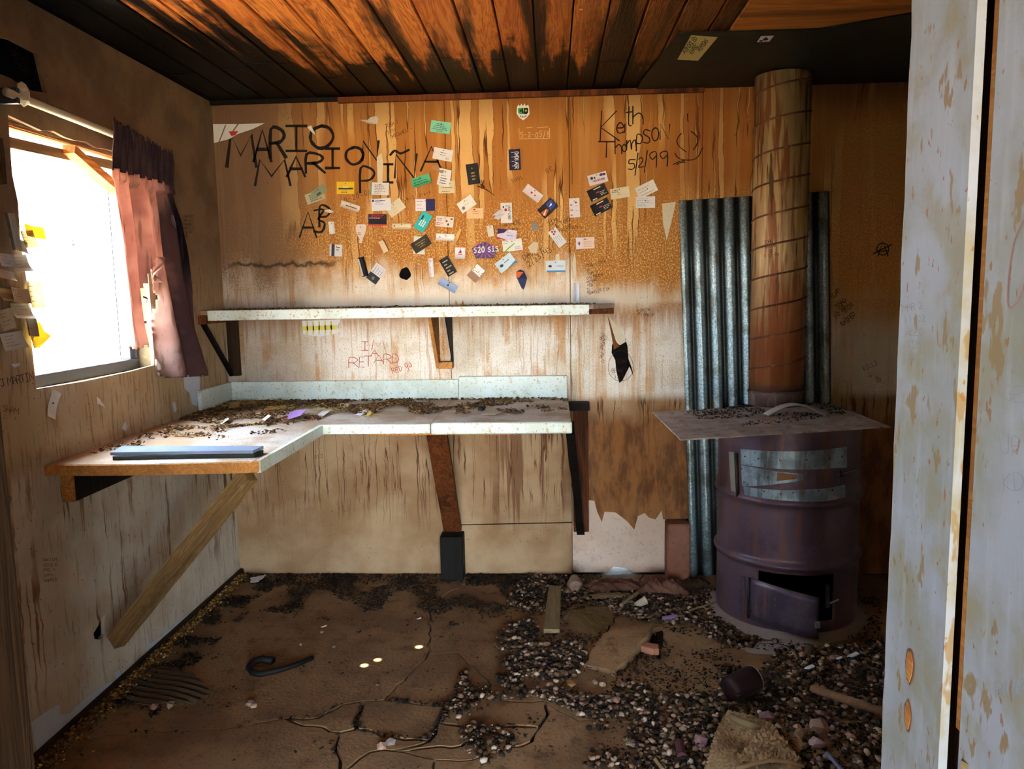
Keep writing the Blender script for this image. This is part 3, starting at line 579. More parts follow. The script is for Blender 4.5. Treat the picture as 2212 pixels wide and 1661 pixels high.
def kp(head):
    def k(u, v):
        z = ctop+(cbot-ctop)*v; y0 = edge(cL, z); y1 = edge(cR, z); y = y0+(y1-y0)*u
        if head != (z > 1.875+.006*math.sin(u*40)): return False
        tz = 2.052-.05*u+rj[int(u*nu)]*.8
        if z > tz: return False
        jj = rj[int(v*nv)]*.5
        if z < 1.60:
            a = edge(gl_, z)+jj; b = edge(gr_, z)-jj
            if a < y < b: return False
            if y <= a and z < lb+rj[int(u*nu)]*.4: return False
        if z < 1.078+.05*(1-u)+rj[int(u*nu)]*.5: return False
        if ((y-3.165)/.018)**2+((z-1.735)/.03)**2 < 1: return False
        if ((y-3.00)/.008)**2+((z-1.765)/.03)**2 < 1: return False
        return True
    return k
add('curtain_heading', MB().grid(curt, nu, nv, kp(True)), M['curth'], cu, smooth=True, solid=.0015, norm=False)
add('curtain_cloth', MB().grid(curt, nu, nv, kp(False)), M['curt'], cu, smooth=True, solid=.001, norm=False)
p = onX(343, 580, XCc+.02)
add('torn_flap', MB().grid(lambda u, v: (p[0]+.02*math.sin(v*5+u*2), p[1]-.012+.03*u*(1-.4*v)+.012*math.sin(v*7), p[2]+.045-.10*v), 6, 16), M['curt'], cu, smooth=True, solid=.001)
p2 = onX(318, 650, XCc+.02)
add('torn_flap', MB().grid(lambda u, v: (p2[0]+.01*math.sin(v*8), p2[1]-.03+.075*v, p2[2]+.01*(1-u)*(2-v)-.03*v+.012*u), 6, 12), M['curt'], cu, smooth=True, solid=.001)
pk = onX(362, 395, XCc-.01)
add('frayed_edge', MB().prism([(pk[1]-.02, pk[2]+.03), (pk[1]+.05, pk[2]+.0), (pk[1]+.02, pk[2]-.035), (pk[1]-.02, pk[2]-.05)], lambda u, v, w_: (pk[0]-w_, u, v), .002), M['curth'], cu)

# ================================================================== WORKTOP
HT = .90
wt = empty('worktop', (-.9, 3.3, HT-.04), 'grimy L-shaped worktop with pale trim running along the back and left walls', 'worktop')
zf = lambda z0: (lambda u, v, w_: (u, v, z0+w_))
add('top_panel', MB().prism([(LX+.003, 2.36), (-1.3, 2.362), (-.96, 2.39), (-.945, 2.44), (-.945, 3.06), (-.49, 3.072), (-.49, 3.79), (LX+.003, 3.79)], zf(HT-.022), .022), M['top'], wt)
add('top_panel', MB().prism([(-.487, 3.085), (.075, 3.085), (.075, 3.79), (-.487, 3.79)], zf(HT-.02), .021), M['top'], wt)
add('front_trim', MB().box((-.935, 3.052, HT-.037), (-.49, 3.068, HT+.001)), M['lam'], wt, bevel=.002)
add('front_trim', MB().box((-.488, 3.06, HT-.043), (.078, 3.084, HT+.003)), M['lam'], wt, bevel=.004)
add('side_trim', MB().prism([(-.948, 2.40), (-.935, 2.40), (-.925, 3.062), (-.942, 3.062)], zf(HT-.040), .041), M['lam'], wt)
add('backsplash', MB().box((LX+.022, 3.778, HT), (-.46, 3.797, HT+.098)), M['lam'], wt, bevel=.002)
add('backsplash', MB().box((-.458, 3.766, HT), (.075, 3.797, HT+.112)), M['lam'], wt, bevel=.003)
add('backsplash', MB().box((LX+.004, 3.44, HT), (LX+.022, 3.797, HT+.098)), M['lam'], wt, bevel=.002)
add('raw_end_edge', MB().prism([(LX+.003, 2.352), (-1.3, 2.355), (-.96, 2.382), (-.94, 2.40), (-.95, 2.42), (-1.3, 2.375), (LX+.003, 2.372)], zf(HT-.036), .034), M['fresh'], wt)
add('wall_cleat', MB().box((LX+.004, 2.432, HT-.14), (LX+.045, 2.92, HT-.024)), M['black'], wt)
add('cleat_end', MB().box((LX+.004, 2.424, HT-.14), (LX+.045, 2.4315, HT-.024)), M['fresh'], wt)
add('wall_cleat', MB().box((LX+.004, 2.93, HT-.07), (LX+.03, 3.3, HT-.024)), M['brown'], wt)
add('support_strip', MB().prism([(-.76, 3.10), (-.14, 3.10), (-.14, 3.16), (-.76, 3.16)], zf(HT-.052), .022), M['fresh'], wt)
br = wt
beam_obj('diagonal_brace', (-.99, 2.44, HT-.055), onX(250, 1385, LX+.075), .042, .056, (0, .2, 1), M['oak'], br)
kn = onX(400, 1190, -1.33)
# bracket in the middle: sloping board on a black block
A = onY(944, 938, 3.28); B = onY(978, 1143, 3.76)
add('sloping_leg', MB().beam(A, B, .088, .03, (0, 1, .5), 4, .001), M['brown'], wt)
A = onY(977, 1143, 3.785)
add('leg_block', MB().box((A[0]-.052, 3.70, 0), (A[0]+.06, 3.797, .225)), M['black'], wt, bevel=.003)
A = onY(1232, 925, 3.14); B = onY(1254, 1142, 3.72)
add('sloping_leg', MB().beam(A, B, .036, .07, (0, .5, .3), 8, .002), M['black'], wt)
add('wall_post', MB().box((.10, 3.762, .23), (.175, 3.798, .845)), M['brown'], wt, bevel=.002)
add('post_cap', MB().box((.082, 3.72, .845), (.18, 3.798, .882)), M['black'], wt, bevel=.002)

# ================================================================== SHELF
SZ = 1.358
sh = empty('wall_shelf', (-.6, 3.65, SZ-.04), 'dusty wall shelf with a pale front strip above the worktop', 'shelf')
add('shelf_board', MB().prism([(-1.60, 3.53), (.19, 3.53), (.30, 3.73), (.30, 3.797), (-1.618, 3.797), (-1.618, 3.53)], zf(SZ-.02), .02), M['top'], sh)
add('front_strip', MB().box((-1.575, 3.505, SZ-.045), (.17, 3.528, SZ+.001)), M['lam'], sh, bevel=.002)
add('rear_cleat', MB().box((.16, 3.76, SZ-.05), (.30, 3.797, SZ-.021)), M['brown'], sh)
add('end_board', MB().box((-1.618, 3.50, SZ-.06), (-1.578, 3.797, SZ-.021)), M['brown'], sh)
add('diagonal_bracket', MB().beam((-1.60, 3.51, SZ-.055), (-1.59, 3.775, 1.035), .018, .02, (0, 1, 1)), M['black'], sh)
add('wall_post', MB().box((-1.60, 3.765, 1.03), (-1.55, 3.797, SZ-.021)), M['jdark'], sh)
for k, x in enumerate((-.515,)):
    add('bracket_arm', MB().box((x-.035, 3.53, SZ-.045), (x+.03, 3.797, SZ-.021)), M['black'], sh)
    add('bracket_side', MB().prism([(3.535, SZ-.045), (3.775, SZ-.045), (3.795, 1.075), (3.755, 1.055)], lambda u, v, w_: (x-.048+w_, u, v), .016), M['fresh'], sh)
    add('bracket_side', MB().prism([(3.535, SZ-.045), (3.775, SZ-.045), (3.795, 1.075), (3.765, 1.065)], lambda u, v, w_: (x+.03+w_, u, v), .004), M['black'], sh)
    add('bracket_foot', MB().box((x-.032, 3.735, 1.055), (x+.034, 3.797, 1.088)), M['fresh'], sh, bevel=.002)

# boards lying on the worktop
def quadslab(px, z, t, m, name, **k):
    pl = [onZ(x, y, z)[:2] for x, y in px]; return add(name, MB().prism([tuple(q) for q in pl], zf(z-t), t), m, **k)
gp = dict(cat='board', group='flat boards on the worktop')
blu = NG('bluish_vinyl_face', .25, 0, .5); blum = blu.out(blu.mix(blu.noise(scale=9), '#8e9cb4', '#6f7d98'))
quadslab([(243, 986), (548, 980), (569, 972), (300, 966)], .913, .0125, plain('#27302f', .5), 'flat_board', label='dark flat board lying lowest on the left end of the worktop', **gp)
quadslab([(238, 977), (546, 973), (569, 963), (264, 963)], .924, .010, blum, 'flat_board', label='blue-grey smooth board stacked on the dark one on the worktop', **gp)

# ================================================================== DRUM STOVE
DC = np.array([1.02, 3.37]); DR = .292
ds = empty('drum_stove', (DC[0], DC[1], 0), 'purple-brown oil drum stove with two hatches standing under the flue pipe', 'stove')
vd = -DC/np.linalg.norm(DC); td = np.array([-vd[1], vd[0]])
if td[0] < 0: td = -td
def cyl(th, z, r=DR): q = DC+r*(math.cos(th)*vd+math.sin(th)*td); return (q[0], q[1], z)
def dpt(x, y, r=DR):
    v = ray(x, y); a = v[0]**2+v[1]**2; b = -2*(v[0]*DC[0]+v[1]*DC[1]); c = DC@DC-r*r; disc = max(0, b*b-4*a*c)
    t = (-b-math.sqrt(disc))/(2*a); q = v[:2]*t-DC; return math.atan2(q@td, q@vd), CAMZ+v[2]*t
prof = [(.0, .004), (.27, .004), (.287, .0), (.293, .006), (.291, .02)]
r1 = dpt(1706, 1089)[1]; r2 = dpt(1706, 1226)[1]
z = .03
def ringr(z):
    r = DR
    for zr in (r1, r2): r += .0145*math.exp(-((z-zr)/.014)**2)
    return r
zs = sorted(set([round(.03+.02*k, 3) for k in range(42)]+[round(zr+dz, 4) for zr in (r1, r2) for dz in np.linspace(-.03, .03, 13)]))
zs = [q for q in zs if q < .86]
prof += [(ringr(q), q) for q in zs]+[(.292, .865), (.298, .872), (.292, .88), (.28, .872)]
t0, zt0 = dpt(1640, 1250); t1, zt1 = dpt(1800, 1262); _, zb0 = dpt(1640, 1325)
angv = math.atan2(vd[1], vd[0]); sgn = 1 if (math.cos(angv+.1)*td[0]+math.sin(angv+.1)*td[1]) > 0 else -1
def dskip(k, t):
    th = ((t-angv+PI) % (2*PI)-PI)*sgn; z = prof[k][1]; return t0 < th < t1 and .065 < z < r2-.035
add('drum_body', MB().lathe(prof, (DC[0], DC[1], 0), 96, dskip), M['drum'], ds, smooth=True, norm=False, solid=.003)
add('drum_interior', MB().lathe([(.0, .02), (.28, .02), (.28, .80), (0, .80)], (DC[0], DC[1], 0), 48, lambda k, t: k == 1 and t0-.1 < ((t-angv+PI) % (2*PI)-PI)*sgn < t1+.1), M['cavity'], ds, norm=False)
def dpatch(name, TL, TR, BR, BL, m, off=.004, th=.003, n=14, parent=ds, **k):
    c = [dpt(*q) for q in (TL, TR, BR, BL)]; mb = MB(); vs = []
    for i in range(n+1):
        u = i/n
        for (a, b) in ((0, 1), (3, 2)):
            t = c[a][0]*(1-u)+c[b][0]*u; z = c[a][1]*(1-u)+c[b][1]*u
            vs += [cyl(t, z, DR+off), cyl(t, z, DR+off+th)]
    fs = []
    for i in range(n):
        a = i*4; b = a+4; fs += [(a+1, b+1, b+3, a+3), (a, a+2, b+2, b), (a, b, b+1, a+1), (a+2, a+3, b+3, b+2)]
    fs += [(0, 1, 3, 2), (n*4, n*4+2, n*4+3, n*4+1)]
    return add(name, mb.add(vs, fs), m, parent, **k)
ud = dpatch('upper_hatch_door', (1595, 975), (1838, 975), (1838, 1068), (1600, 1074), M['drum'], .0015, .002)
dpatch('strap', (1602, 969), (1826, 963), (1827, 1006), (1603, 1002), M['strap'], parent=ud)
dpatch('strap', (1795, 1004), (1827, 1002), (1827, 1009), (1797, 1010), M['strap'], parent=ud)
hg = dpatch('strap_hinge', (1604, 1003), (1733, 1023), (1735, 1036), (1606, 1050), M['strap'], .006, parent=ud)
dpatch('strap', (1608, 1051), (1822, 1046), (1823, 1073), (1612, 1080), M['strap'], parent=ud)
dpatch('rust_patch', (1680, 1019), (1722, 1024), (1722, 1033), (1678, 1038), plain('#80572f', .7), .0092, .0006, parent=ud)
dpatch('hinge_leaf', (1577, 975), (1589, 977), (1594, 1071), (1582, 1064), plain('#8d8a80', .5, .4))
a = dpt(1593, 978); b = dpt(1597, 1072)
add('hinge_barrel', MB().tube([cyl(a[0], a[1], DR+.009), cyl(b[0], b[1], DR+.009)], .008, 10), M['dkmetal'], ds, smooth=True)
rv = []
for px in ((1612, 985), (1640, 990), (1685, 993), (1742, 992), (1790, 990), (1815, 985), (1605, 1012), (1610, 1040), (1660, 1030), (1713, 1032), (1652, 1060), (1687, 1066), (1713, 1063), (1765, 1059), (1795, 1057)):
    t, z = dpt(*px); q = cyl(t, z, DR+.009); rv.append(add('rivet', MB().rock(q, .0035, (1, 1, 1)), M['dkmetal'], ds))
a = dpt(1806, 1024); b = dpt(1842, 1012)
lt = add('latch_bolt', MB().tube([cyl(a[0], a[1], DR+.014), cyl(b[0], b[1], DR+.016)], .004, 8), plain('#7d787a', .4, .5), ds)
a = dpt(1812, 1022); add('latch_wire', MB().tube([cyl(a[0], a[1]+.012, DR+.01), cyl(a[0]-.01, a[1], DR+.02), cyl(a[0], a[1]-.012, DR+.01), cyl(a[0]+.03, a[1]-.006, DR+.015)], .0018, 6), M['dkmetal'], lt)
# lower hatch, hinged at the left and standing open
H0 = cyl(dpt(1624, 1290)[0], 0, DR+.008); th0 = dpt(1624, 1290)[0]
Fp = ray(1769, 1330); Fp = Fp*2.99/Fp[1]
zt_l = dpt(1624, 1247)[1]; zb_l = dpt(1624, 1335)[1]
def ld(u, v):
    x = H0[0]+(Fp[0]-H0[0])*u; y = H0[1]+(Fp[1]-H0[1])*u-.03*math.sin(PI*u)
    zt = zt_l-.02*u*u; zb = zb_l-.012*u
    return (x, y, zb+(zt-zb)*v)
dd = add('lower_hatch_door', MB().grid(ld, 14, 6), M['ddoor'], ds, solid=.004, smooth=True)
q = ld(.985, .35); add('door_catch', MB().box((q[0]-.012, q[1]-.012, q[2]-.012), (q[0]+.006, q[1], q[2]+.012)), plain('#8d8a90', .4, .6), dd)
dpatch('hinge_leaf', (1600, 1243), (1610, 1244), (1610, 1325), (1600, 1321), M['ddoor'])
add('hinge_barrel', MB().tube([cyl(th0-.035, zt_l, DR+.009), cyl(th0-.035, zb_l, DR+.009)], .006, 10), M['dkmetal'], ds, smooth=True)
dpatch('latch_plate', (1781, 1262), (1790, 1261), (1790, 1312), (1782, 1312), M['ddoor'])
a = dpt(1788, 1300); add('latch_bolt', MB().tube([cyl(a[0], a[1], DR+.015), cyl(a[0]+.12, a[1]+.012, DR+.02)], .0035, 8), plain('#7d787a', .4, .5), ds)
for px in ((1604, 1255), (1604, 1275), (1604, 1295), (1604, 1314), (1622, 1256), (1622, 1270), (1623, 1285), (1623, 1300), (1624, 1318)):
    t, z = dpt(*px); add('rivet', MB().rock(cyl(t, z, DR+.011), .003, (1, 1, 1)), M['dkmetal'], ds)
# ash ring and base lip
add('ash_collar', MB().lathe([(.292, .022), (.32, .012), (.345, .0)], (DC[0], DC[1], 0), 64), plain('#8e7f75', .9), ds, smooth=True, norm=False)
# heat plate on the drum
pl = [onZ(x, y, .886)[:2] for x, y in ((1410, 890), (1470, 949), (1924, 921), (1788, 869))]
hp = add('heat_plate', MB().prism(rough_poly(pl, .08, .0012), zf(.881), .005), M['steel'], label='dusty square steel plate lying on top of the drum stove', cat='plate')
arc = MB()
c1 = onZ(1668, 897, .887); c2 = onZ(1785, 893, .887)
def arcs(u, v):
    t = u; x = c1[0]-.03+(c2[0]-c1[0]+.0)*t+.0; y = c1[1]-.01+(-.035+.07*v); h = .045*math.sin(PI*min(1, t*1.02))+.003
    return (x, y, .888+h+.002*math.sin(v*5))
cm = add('curved_metal_strip', MB().grid(arcs, 18, 4), plain('#aaa5a0', .5, .2), label='curved grey metal strip lying on the plate before the flue', cat='metal strip', solid=.004, smooth=True)
# flue pipe
PC = (1.027, 3.60); PR = .118
fp = empty('flue_pipe', (PC[0], PC[1], .887), 'rusty spiral seamed flue pipe rising from the stove to the ceiling', 'pipe')
add('pipe_body', MB().lathe([(PR, 0), (PR, 1.45)], (PC[0], PC[1], .888), 64), M['pipe'], fp, smooth=True, norm=False, solid=.003)
hel = []
pit = .1335
for k in range(int(1.345/pit*36)):
    t = 2*PI*k/36; z = .985+pit*k/36; hel.append((PC[0]+(PR+.001)*math.cos(t), PC[1]+(PR+.001)*math.sin(t), z))
add('spiral_seam', MB().tube(hel, .0048, 6), m_rust('rusty_seam', '#6f4636', '#553126', '#8f6a4a', .3, .6), fp, smooth=True)
add('base_collar', MB().lathe([(PR+.003, 0), (PR+.004, .05), (PR+.008, .06), (PR+.003, .07)], (PC[0], PC[1], .888), 64), m_rust('grey_brown_collar', '#66554d', '#574039', '#8a7768', .3, .6), fp, smooth=True, norm=False, solid=.002)
# ceiling heat shield
hsd = add('heat_shield', MB().prism([(.475, 2.99), (.72, 3.0), (.98, 3.0), (1.25, 2.86), (2.0, 2.6), (2.0, 3.79), (.41, 3.79), (.413, 3.64)], zf(CZ-.012), .006), M['shield'], label='black sooty metal heat shield fixed to the ceiling around the flue', cat='heat shield')
# corrugated sheet behind the stove
cw = .70; pitch = .0725; tl = math.atan2(.072, 1.82)
def corr(u, v):
    s = (u-.0)*cw; h = v*(1.835+.0*u); x = s; z = h
    X = .605+.072+x*math.cos(tl)-z*math.sin(tl); Z = .0+z*math.cos(tl)+x*math.sin(tl)
    return (X, 3.770-.0155*math.cos(2*PI*(s-.015)/pitch), Z)
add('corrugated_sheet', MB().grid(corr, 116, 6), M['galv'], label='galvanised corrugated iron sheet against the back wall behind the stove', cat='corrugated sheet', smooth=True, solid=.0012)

# ================================================================== WRITING ON THE WALLS (flat strokes)
FONT = {
 'A': [[(0, 0), (.4, 1), (.8, 0)], [(.15, .38), (.66, .38)]], 'B': [[(.05, 0), (.05, 1), (.5, .95), (.6, .75), (.45, .55), (.05, .52)], [(.45, .55), (.7, .35), (.6, .08), (.05, 0)]],
 'C': [[(.7, .85), (.4, 1), (.1, .7), (.1, .3), (.4, 0), (.7, .15)]], 'D': [[(.05, 0), (.08, 1), (.5, .9), (.7, .5), (.5, .1), (.05, 0)]], 'E': [[(.7, 1), (.08, 1), (.05, 0), (.7, 0)], [(.06, .5), (.55, .52)]],
 'F': [[(.05, 0), (.05, 1), (.65, 1)], [(.05, .52), (.5, .52)]], 'G': [[(.7, .85), (.4, 1), (.1, .7), (.1, .3), (.4, 0), (.7, .2), (.7, .45), (.45, .45)]], 'H': [[(.05, 0), (.05, 1)], [(.65, 0), (.65, 1)], [(.05, .5), (.65, .5)]],
 'I': [[(.1, 1), (.6, 1)], [(.35, 1), (.35, 0)], [(.1, 0), (.6, 0)]], 'i': [[(.3, 0), (.3, 1)]], 'J': [[(.1, 1), (.7, 1)], [(.5, 1), (.5, .2), (.3, 0), (.1, .2)]], 'K': [[(.1, 0), (.15, 1)], [(.65, 1), (.12, .45), (.75, 0)]],
 'L': [[(.1, 1), (.1, 0), (.65, 0)]], 'M': [[(0, 0), (.12, 1), (.42, .35), (.75, 1), (.9, 0)]], 'N': [[(.05, 0), (.08, 1), (.6, 0), (.68, 1)]], 'O': [[(.4, 1), (.1, .8), (.05, .35), (.3, 0), (.6, .1), (.78, .5), (.65, .9), (.4, 1)]],
 'P': [[(.08, 0), (.1, 1), (.5, 1), (.7, .78), (.5, .52), (.1, .48)]], 'R': [[(.08, 0), (.1, 1), (.5, 1), (.68, .78), (.5, .55), (.1, .5)], [(.35, .52), (.75, 0)]], 'S': [[(.65, .88), (.4, 1), (.12, .8), (.25, .58), (.55, .45), (.65, .2), (.35, 0), (.08, .12)]],
 'T': [[(0, 1), (.75, 1)], [(.38, 1), (.36, 0)]], 'U': [[(.08, 1), (.1, .2), (.35, 0), (.6, .2), (.65, 1)]], 'V': [[(0, 1), (.35, 0), (.7, 1)]], 'W': [[(0, 1), (.2, 0), (.42, .65), (.65, 0), (.85, 1)]], 'X': [[(0, 0), (.7, 1)], [(0, 1), (.7, 0)]], 'Y': [[(0, 1), (.35, .5), (.7, 1)], [(.35, .5), (.35, 0)]],
 'e': [[(.1, .5), (.65, .55), (.6, .85), (.35, 1), (.1, .6), (.15, .15), (.4, 0), (.7, .15)]], 'h': [[(.1, 0), (.1, 1.6)], [(.1, .6), (.4, 1), (.62, .7), (.65, 0)]], 't': [[(.35, 1.3), (.3, .1), (.6, 0)], [(0, .9), (.65, .95)]], 'o': [[(.4, 1), (.1, .6), (.2, .1), (.5, 0), (.7, .5), (.4, 1)]], 'm': [[(.05, 0), (.08, 1), (.1, .6), (.3, 1), (.4, .05), (.42, .6), (.65, 1), (.75, 0)]],
 'p': [[(.1, -.7), (.15, 1), (.5, 1), (.65, .6), (.45, .1), (.12, .15)]], 'a': [[(.65, .9), (.3, 1), (.05, .5), (.25, 0), (.6, .3), (.65, 1), (.7, 0)]], 'g': [[(.65, .9), (.3, 1), (.05, .6), (.25, .2), (.62, .4), (.65, 1), (.6, -.5), (.2, -.5)]], 's': [[(.6, .9), (.25, 1), (.15, .7), (.55, .4), (.5, .05), (.1, .08)]], 'l': [[(.3, 1.6), (.3, 0)]], 'n': [[(.08, 0), (.1, 1), (.15, .7), (.45, 1), (.6, .6), (.62, 0)]], 'c': [[(.6, .85), (.3, 1), (.08, .5), (.3, 0), (.62, .15)]], 'r': [[(.1, 0), (.12, 1), (.2, .7), (.55, .95)]],
 '0': [[(.35, 1), (.08, .6), (.15, .1), (.4, 0), (.62, .4), (.55, .9), (.35, 1)]], '1': [[(.3, 1), (.3, 0)]], '2': [[(.08, .8), (.35, 1), (.6, .75), (.4, .4), (.05, 0), (.7, .05)]], '3': [[(.08, .95), (.6, .98), (.3, .58), (.65, .4), (.5, .03), (.05, .05)]], '4': [[(.1, 1), (.08, .45), (.65, .5)], [(.6, 1), (.55, 0)]], '5': [[(.65, 1), (.15, .98), (.12, .6), (.5, .6), (.6, .25), (.35, 0), (.05, .05)]],
 '6': [[(.6, 1), (.2, .6), (.08, .25), (.35, 0), (.6, .25), (.4, .5), (.12, .35)]], '8': [[(.35, .55), (.1, .8), (.35, 1), (.6, .8), (.1, .25), (.35, 0), (.62, .25), (.35, .55)]], '9': [[(.6, .75), (.3, .5), (.08, .8), (.35, 1), (.62, .9), (.6, 0)]], '7': [[(.05, 1), (.65, 1), (.25, 0)]],
 '/': [[(.1, -.15), (.5, 1.15)]], '-': [[(.1, .5), (.5, .5)]], '.': [[(.25, 0), (.3, .08)]], '&': [[(.7, 0), (.15, .75), (.35, 1), (.5, .75), (.08, .25), (.3, 0), (.7, .4)]], '(': [[(.55, 1), (.15, .6), (.2, .2), (.6, 0)]], '~': [[(0, .2), (.25, .8), (.55, .4), (1, .9)]], "'": [[(.3, 1.1), (.25, .85)]], ',': [[(.2, .1), (.1, -.15)]],
}
def ribbon(mb, pts, wd, fn):
    pts = [Vector(p) for p in pts]; L = len(pts)
    if L < 2: return
    vs = []
    for i, p in enumerate(pts):
        d = pts[min(i+1, L-1)]-pts[max(i-1, 0)]
        d = d.normalized() if d.length > 1e-9 else Vector((1, 0)); n = Vector((-d.y, d.x)); k = wd/2*random.uniform(.75, 1.1)
        e = d*(wd*.3) if i in (0, L-1) else Vector((0, 0)); e = -e if i == 0 else e
        vs += [fn(*(p+e+n*k)), fn(*(p+e-n*k))]
    mb.add(vs, [(2*i, 2*i+1, 2*i+3, 2*i+2) for i in range(L-1)])
def smoothpts(p, n=3):
    if len(p) < 3: return p
    out = []
    for i in range(len(p)-1):
        p0 = p[max(i-1, 0)]; p1 = p[i]; p2 = p[i+1]; p3 = p[min(i+2, len(p)-1)]
        for k in range(n):
            t = k/n; out.append(tuple(.5*((2*b)+(-a+c)*t+(2*a-5*b+4*c-d)*t*t+(-a+3*b-3*c+d)*t**3) for a, b, c, d in zip(p0, p1, p2, p3)))
    return out+[p[-1]]
S = D/F
EPS = [0.0006]
def wallfn(wall, X=None):
    if wall == 'back': return lambda x, y: tuple(onY(x, -y, D-EPS[0]))
    if wall == 'left': return lambda x, y: tuple(onX(x, -y, LX+EPS[0]))
    return wall
def glyph(mb, ch, x0, yt, x1, yb, wd, fn, slant=0.):
    for s in FONT.get(ch, []):
        q = smoothpts([((x0+(a/.72)*(x1-x0))+slant*b*(yb-yt), -(yb-b*(yb-yt))) for a, b in s], 3 if ch not in 'AEFHIKLMNTVWXYZi14/-7' else 1)
        ribbon(mb, q, wd, fn)
def letters(items, wd, mat, wall='back', parent=None, name='marker_writing', scale=1.):
    mb = MB(); base = wallfn(wall)
    pf = {'back': S, 'left': .0016}.get(wall, 1.)
    for it in items: glyph(mb, it[0], *it[1:5], wd, base, it[5] if len(it) > 5 else 0)
    return add(name, mb, mat, parent or wb, norm=False)
def wr(text, x, y, h, ang=0., adv=.95, wd=1.5, mat=None, wall='back', parent=None, name='marker_writing', mb=None, jit=.12):
    own = mb is None; mb = mb or MB(); base = wallfn(wall); ca, sa = math.cos(math.radians(ang)), math.sin(math.radians(ang)); u = 0
    for ch in text:
        if ch != ' ':
            dy = random.uniform(-jit, jit)*h; k = random.uniform(.9, 1.1)*h
            for s in FONT.get(ch, []):
                pts = [(x+(u+a*k*.8)*ca-(b*k+dy)*sa, -y+(u+a*k*.8)*sa+(b*k+dy)*ca) for a, b in s]
                ribbon(mb, smoothpts(pts, 2), wd, base)
        u += h*adv*(.75 if ch != ' ' else .5)
    if own: return add(name, mb, mat or M['ink'], parent or wb, norm=False)
    return mb
big = 7.6
letters([('M', 490, 291, 541, 360), ('A', 548, 281, 582, 348), ('R', 580, 279, 616, 340), ('O', 668, 272, 716, 320)], big, M['ink'])
letters([('I', 610, 272, 672, 326)], big*.85, M['ink'])
letters([('M', 551, 345, 612, 400), ('A', 620, 338, 655, 381), ('R', 656, 333, 700, 373), ('I', 698, 321, 740, 363), ('O', 745, 318, 782, 355), ('N', 780, 305, 820, 346)], 6.4, M['ink'])
letters([('P', 774, 363, 810, 416), ('I', 824, 355, 853, 394), ('N', 849, 333, 903, 384), ('~', 843, 322, 872, 338), ('A', 909, 317, 950, 369)], 5.2, M['ink'])
letters([('A', 647, 458, 680, 512), ('3', 676, 452, 704, 502), ('P', 687, 446, 714, 490)], 5., M['ink'])
letters([('K', 1290, 240, 1336, 304), ('e', 1330, 265, 1348, 288), ('i', 1345, 268, 1356, 286), ('t', 1352, 240, 1366, 271), ('h', 1363, 244, 1392, 268)], 3., M['ink'])
letters([('T', 1293, 306, 1326, 340), ('h', 1326, 312, 1345, 332), ('o', 1342, 311, 1354, 327), ('m', 1352, 302, 1374, 324), ('p', 1372, 292, 1390, 312), ('s', 1386, 280, 1408, 310), ('O', 1407, 276, 1422, 304), ('N', 1424, 268, 1448, 301)], 2.8, M['ink'])
letters([('5', 1356, 345, 1374, 366), ('/', 1370, 336, 1382, 373), ('2', 1378, 340, 1391, 361), ('/', 1390, 331, 1402, 367), ('9', 1401, 328, 1421, 361), ('9', 1423, 327, 1445, 359)], 2.6, M['ink'])
mb = MB(); fb2 = wallfn('back')
for s in ([(1472, 288), (1464, 298), (1463, 309), (1470, 319), (1482, 328)], [(1493, 284), (1504, 293), (1507, 304), (1504, 315), (1497, 324)], [(1458, 331), (1463, 339), (1475, 345), (1497, 345), (1509, 337), (1513, 329), (1518, 319)], [(1455, 355), (1470, 348), (1478, 347)], [(1462, 356), (1470, 351), (1480, 350)], [(1485, 246), (1486, 262)]):
    ribbon(mb, smoothpts([(a, -b) for a, b in s]), 2.4, fb2)
add('smiley_drawing', mb, M['ink'], wb, norm=False)
mb = MB(); ribbon(mb, [(1907+13*math.cos(t), -538+13*math.sin(t)) for t in np.linspace(0, 2*PI, 20)], 2.2, fb2)
for s in ([(1897, 553), (1907, 521), (1918, 553)], [(1886, 548), (1926, 528)], [(1899, 543), (1917, 541)]): ribbon(mb, [(a, -b) for a, b in s], 2.4, fb2)
add('circle_drawing', mb, M['ink'], wb, norm=False)
letters([('I', 779, 738, 798, 757), ('M', 803, 735, 826, 756), ('A', 801, 756, 815, 768), ('R', 751, 773, 774, 794), ('E', 775, 771, 788, 793), ('T', 788, 769, 803, 791), ('A', 807, 767, 827, 785), ('R', 826, 766, 846, 786), ('D', 846, 765, 862, 784)], 1.5, M['red'])
wr('RED ga', 848, 807, 11, 18, 1.0, 1.2, M['red'])
wr('DAVE K', 1132, 562, 11, 24, 1.05, 1.3, M['brownink']); wr('2/23/43', 1143, 577, 12, 35, 1.0, 1.3, M['brownink'])
wr('JIM', 1186, 488, 9, 30, 1.1, 1.2, M['brownink']); wr('& TOM', 1202, 493, 9, 30, 1.1, 1.2, M['brownink']); wr('REED', 1214, 502, 8, 35, 1.05, 1., M['brownink']); wr('95', 1240, 500, 10, 35, 1.05, 1.2, M['brownink'])
wr('I WAS HERE', 1080, 492, 7, 12, .95, .9, M['brownink']); wr('TIM D', 1098, 502, 7, 14, .95, .9, M['brownink']); wr('SAUL', 1106, 395, 8, 20, 1.2, .9, M['brownink']); wr('GC', 1180, 374, 10, 15, 1.2, 1.1, M['brownink'])
for i, t in enumerate(("TORN'N TRIP", 'BY', "TOM 'N", 'DAS BROEM', 'MERANO', 'FEB', 'IS', 'TRAVELER 2 IN')):
    wr(t, 1268+(i % 3), 578+i*8.5-(0), 6, 14, .9, .9, M['brownink'])
wr('JOSH J', 834, 277, 7, 24, 1., .9, M['brownink']); wr('2 STA', 838, 290, 6, 24, 1., .8, M['brownink']); wr('MICHAEL', 848, 299, 8, 24, .9, .9, M['brownink'])
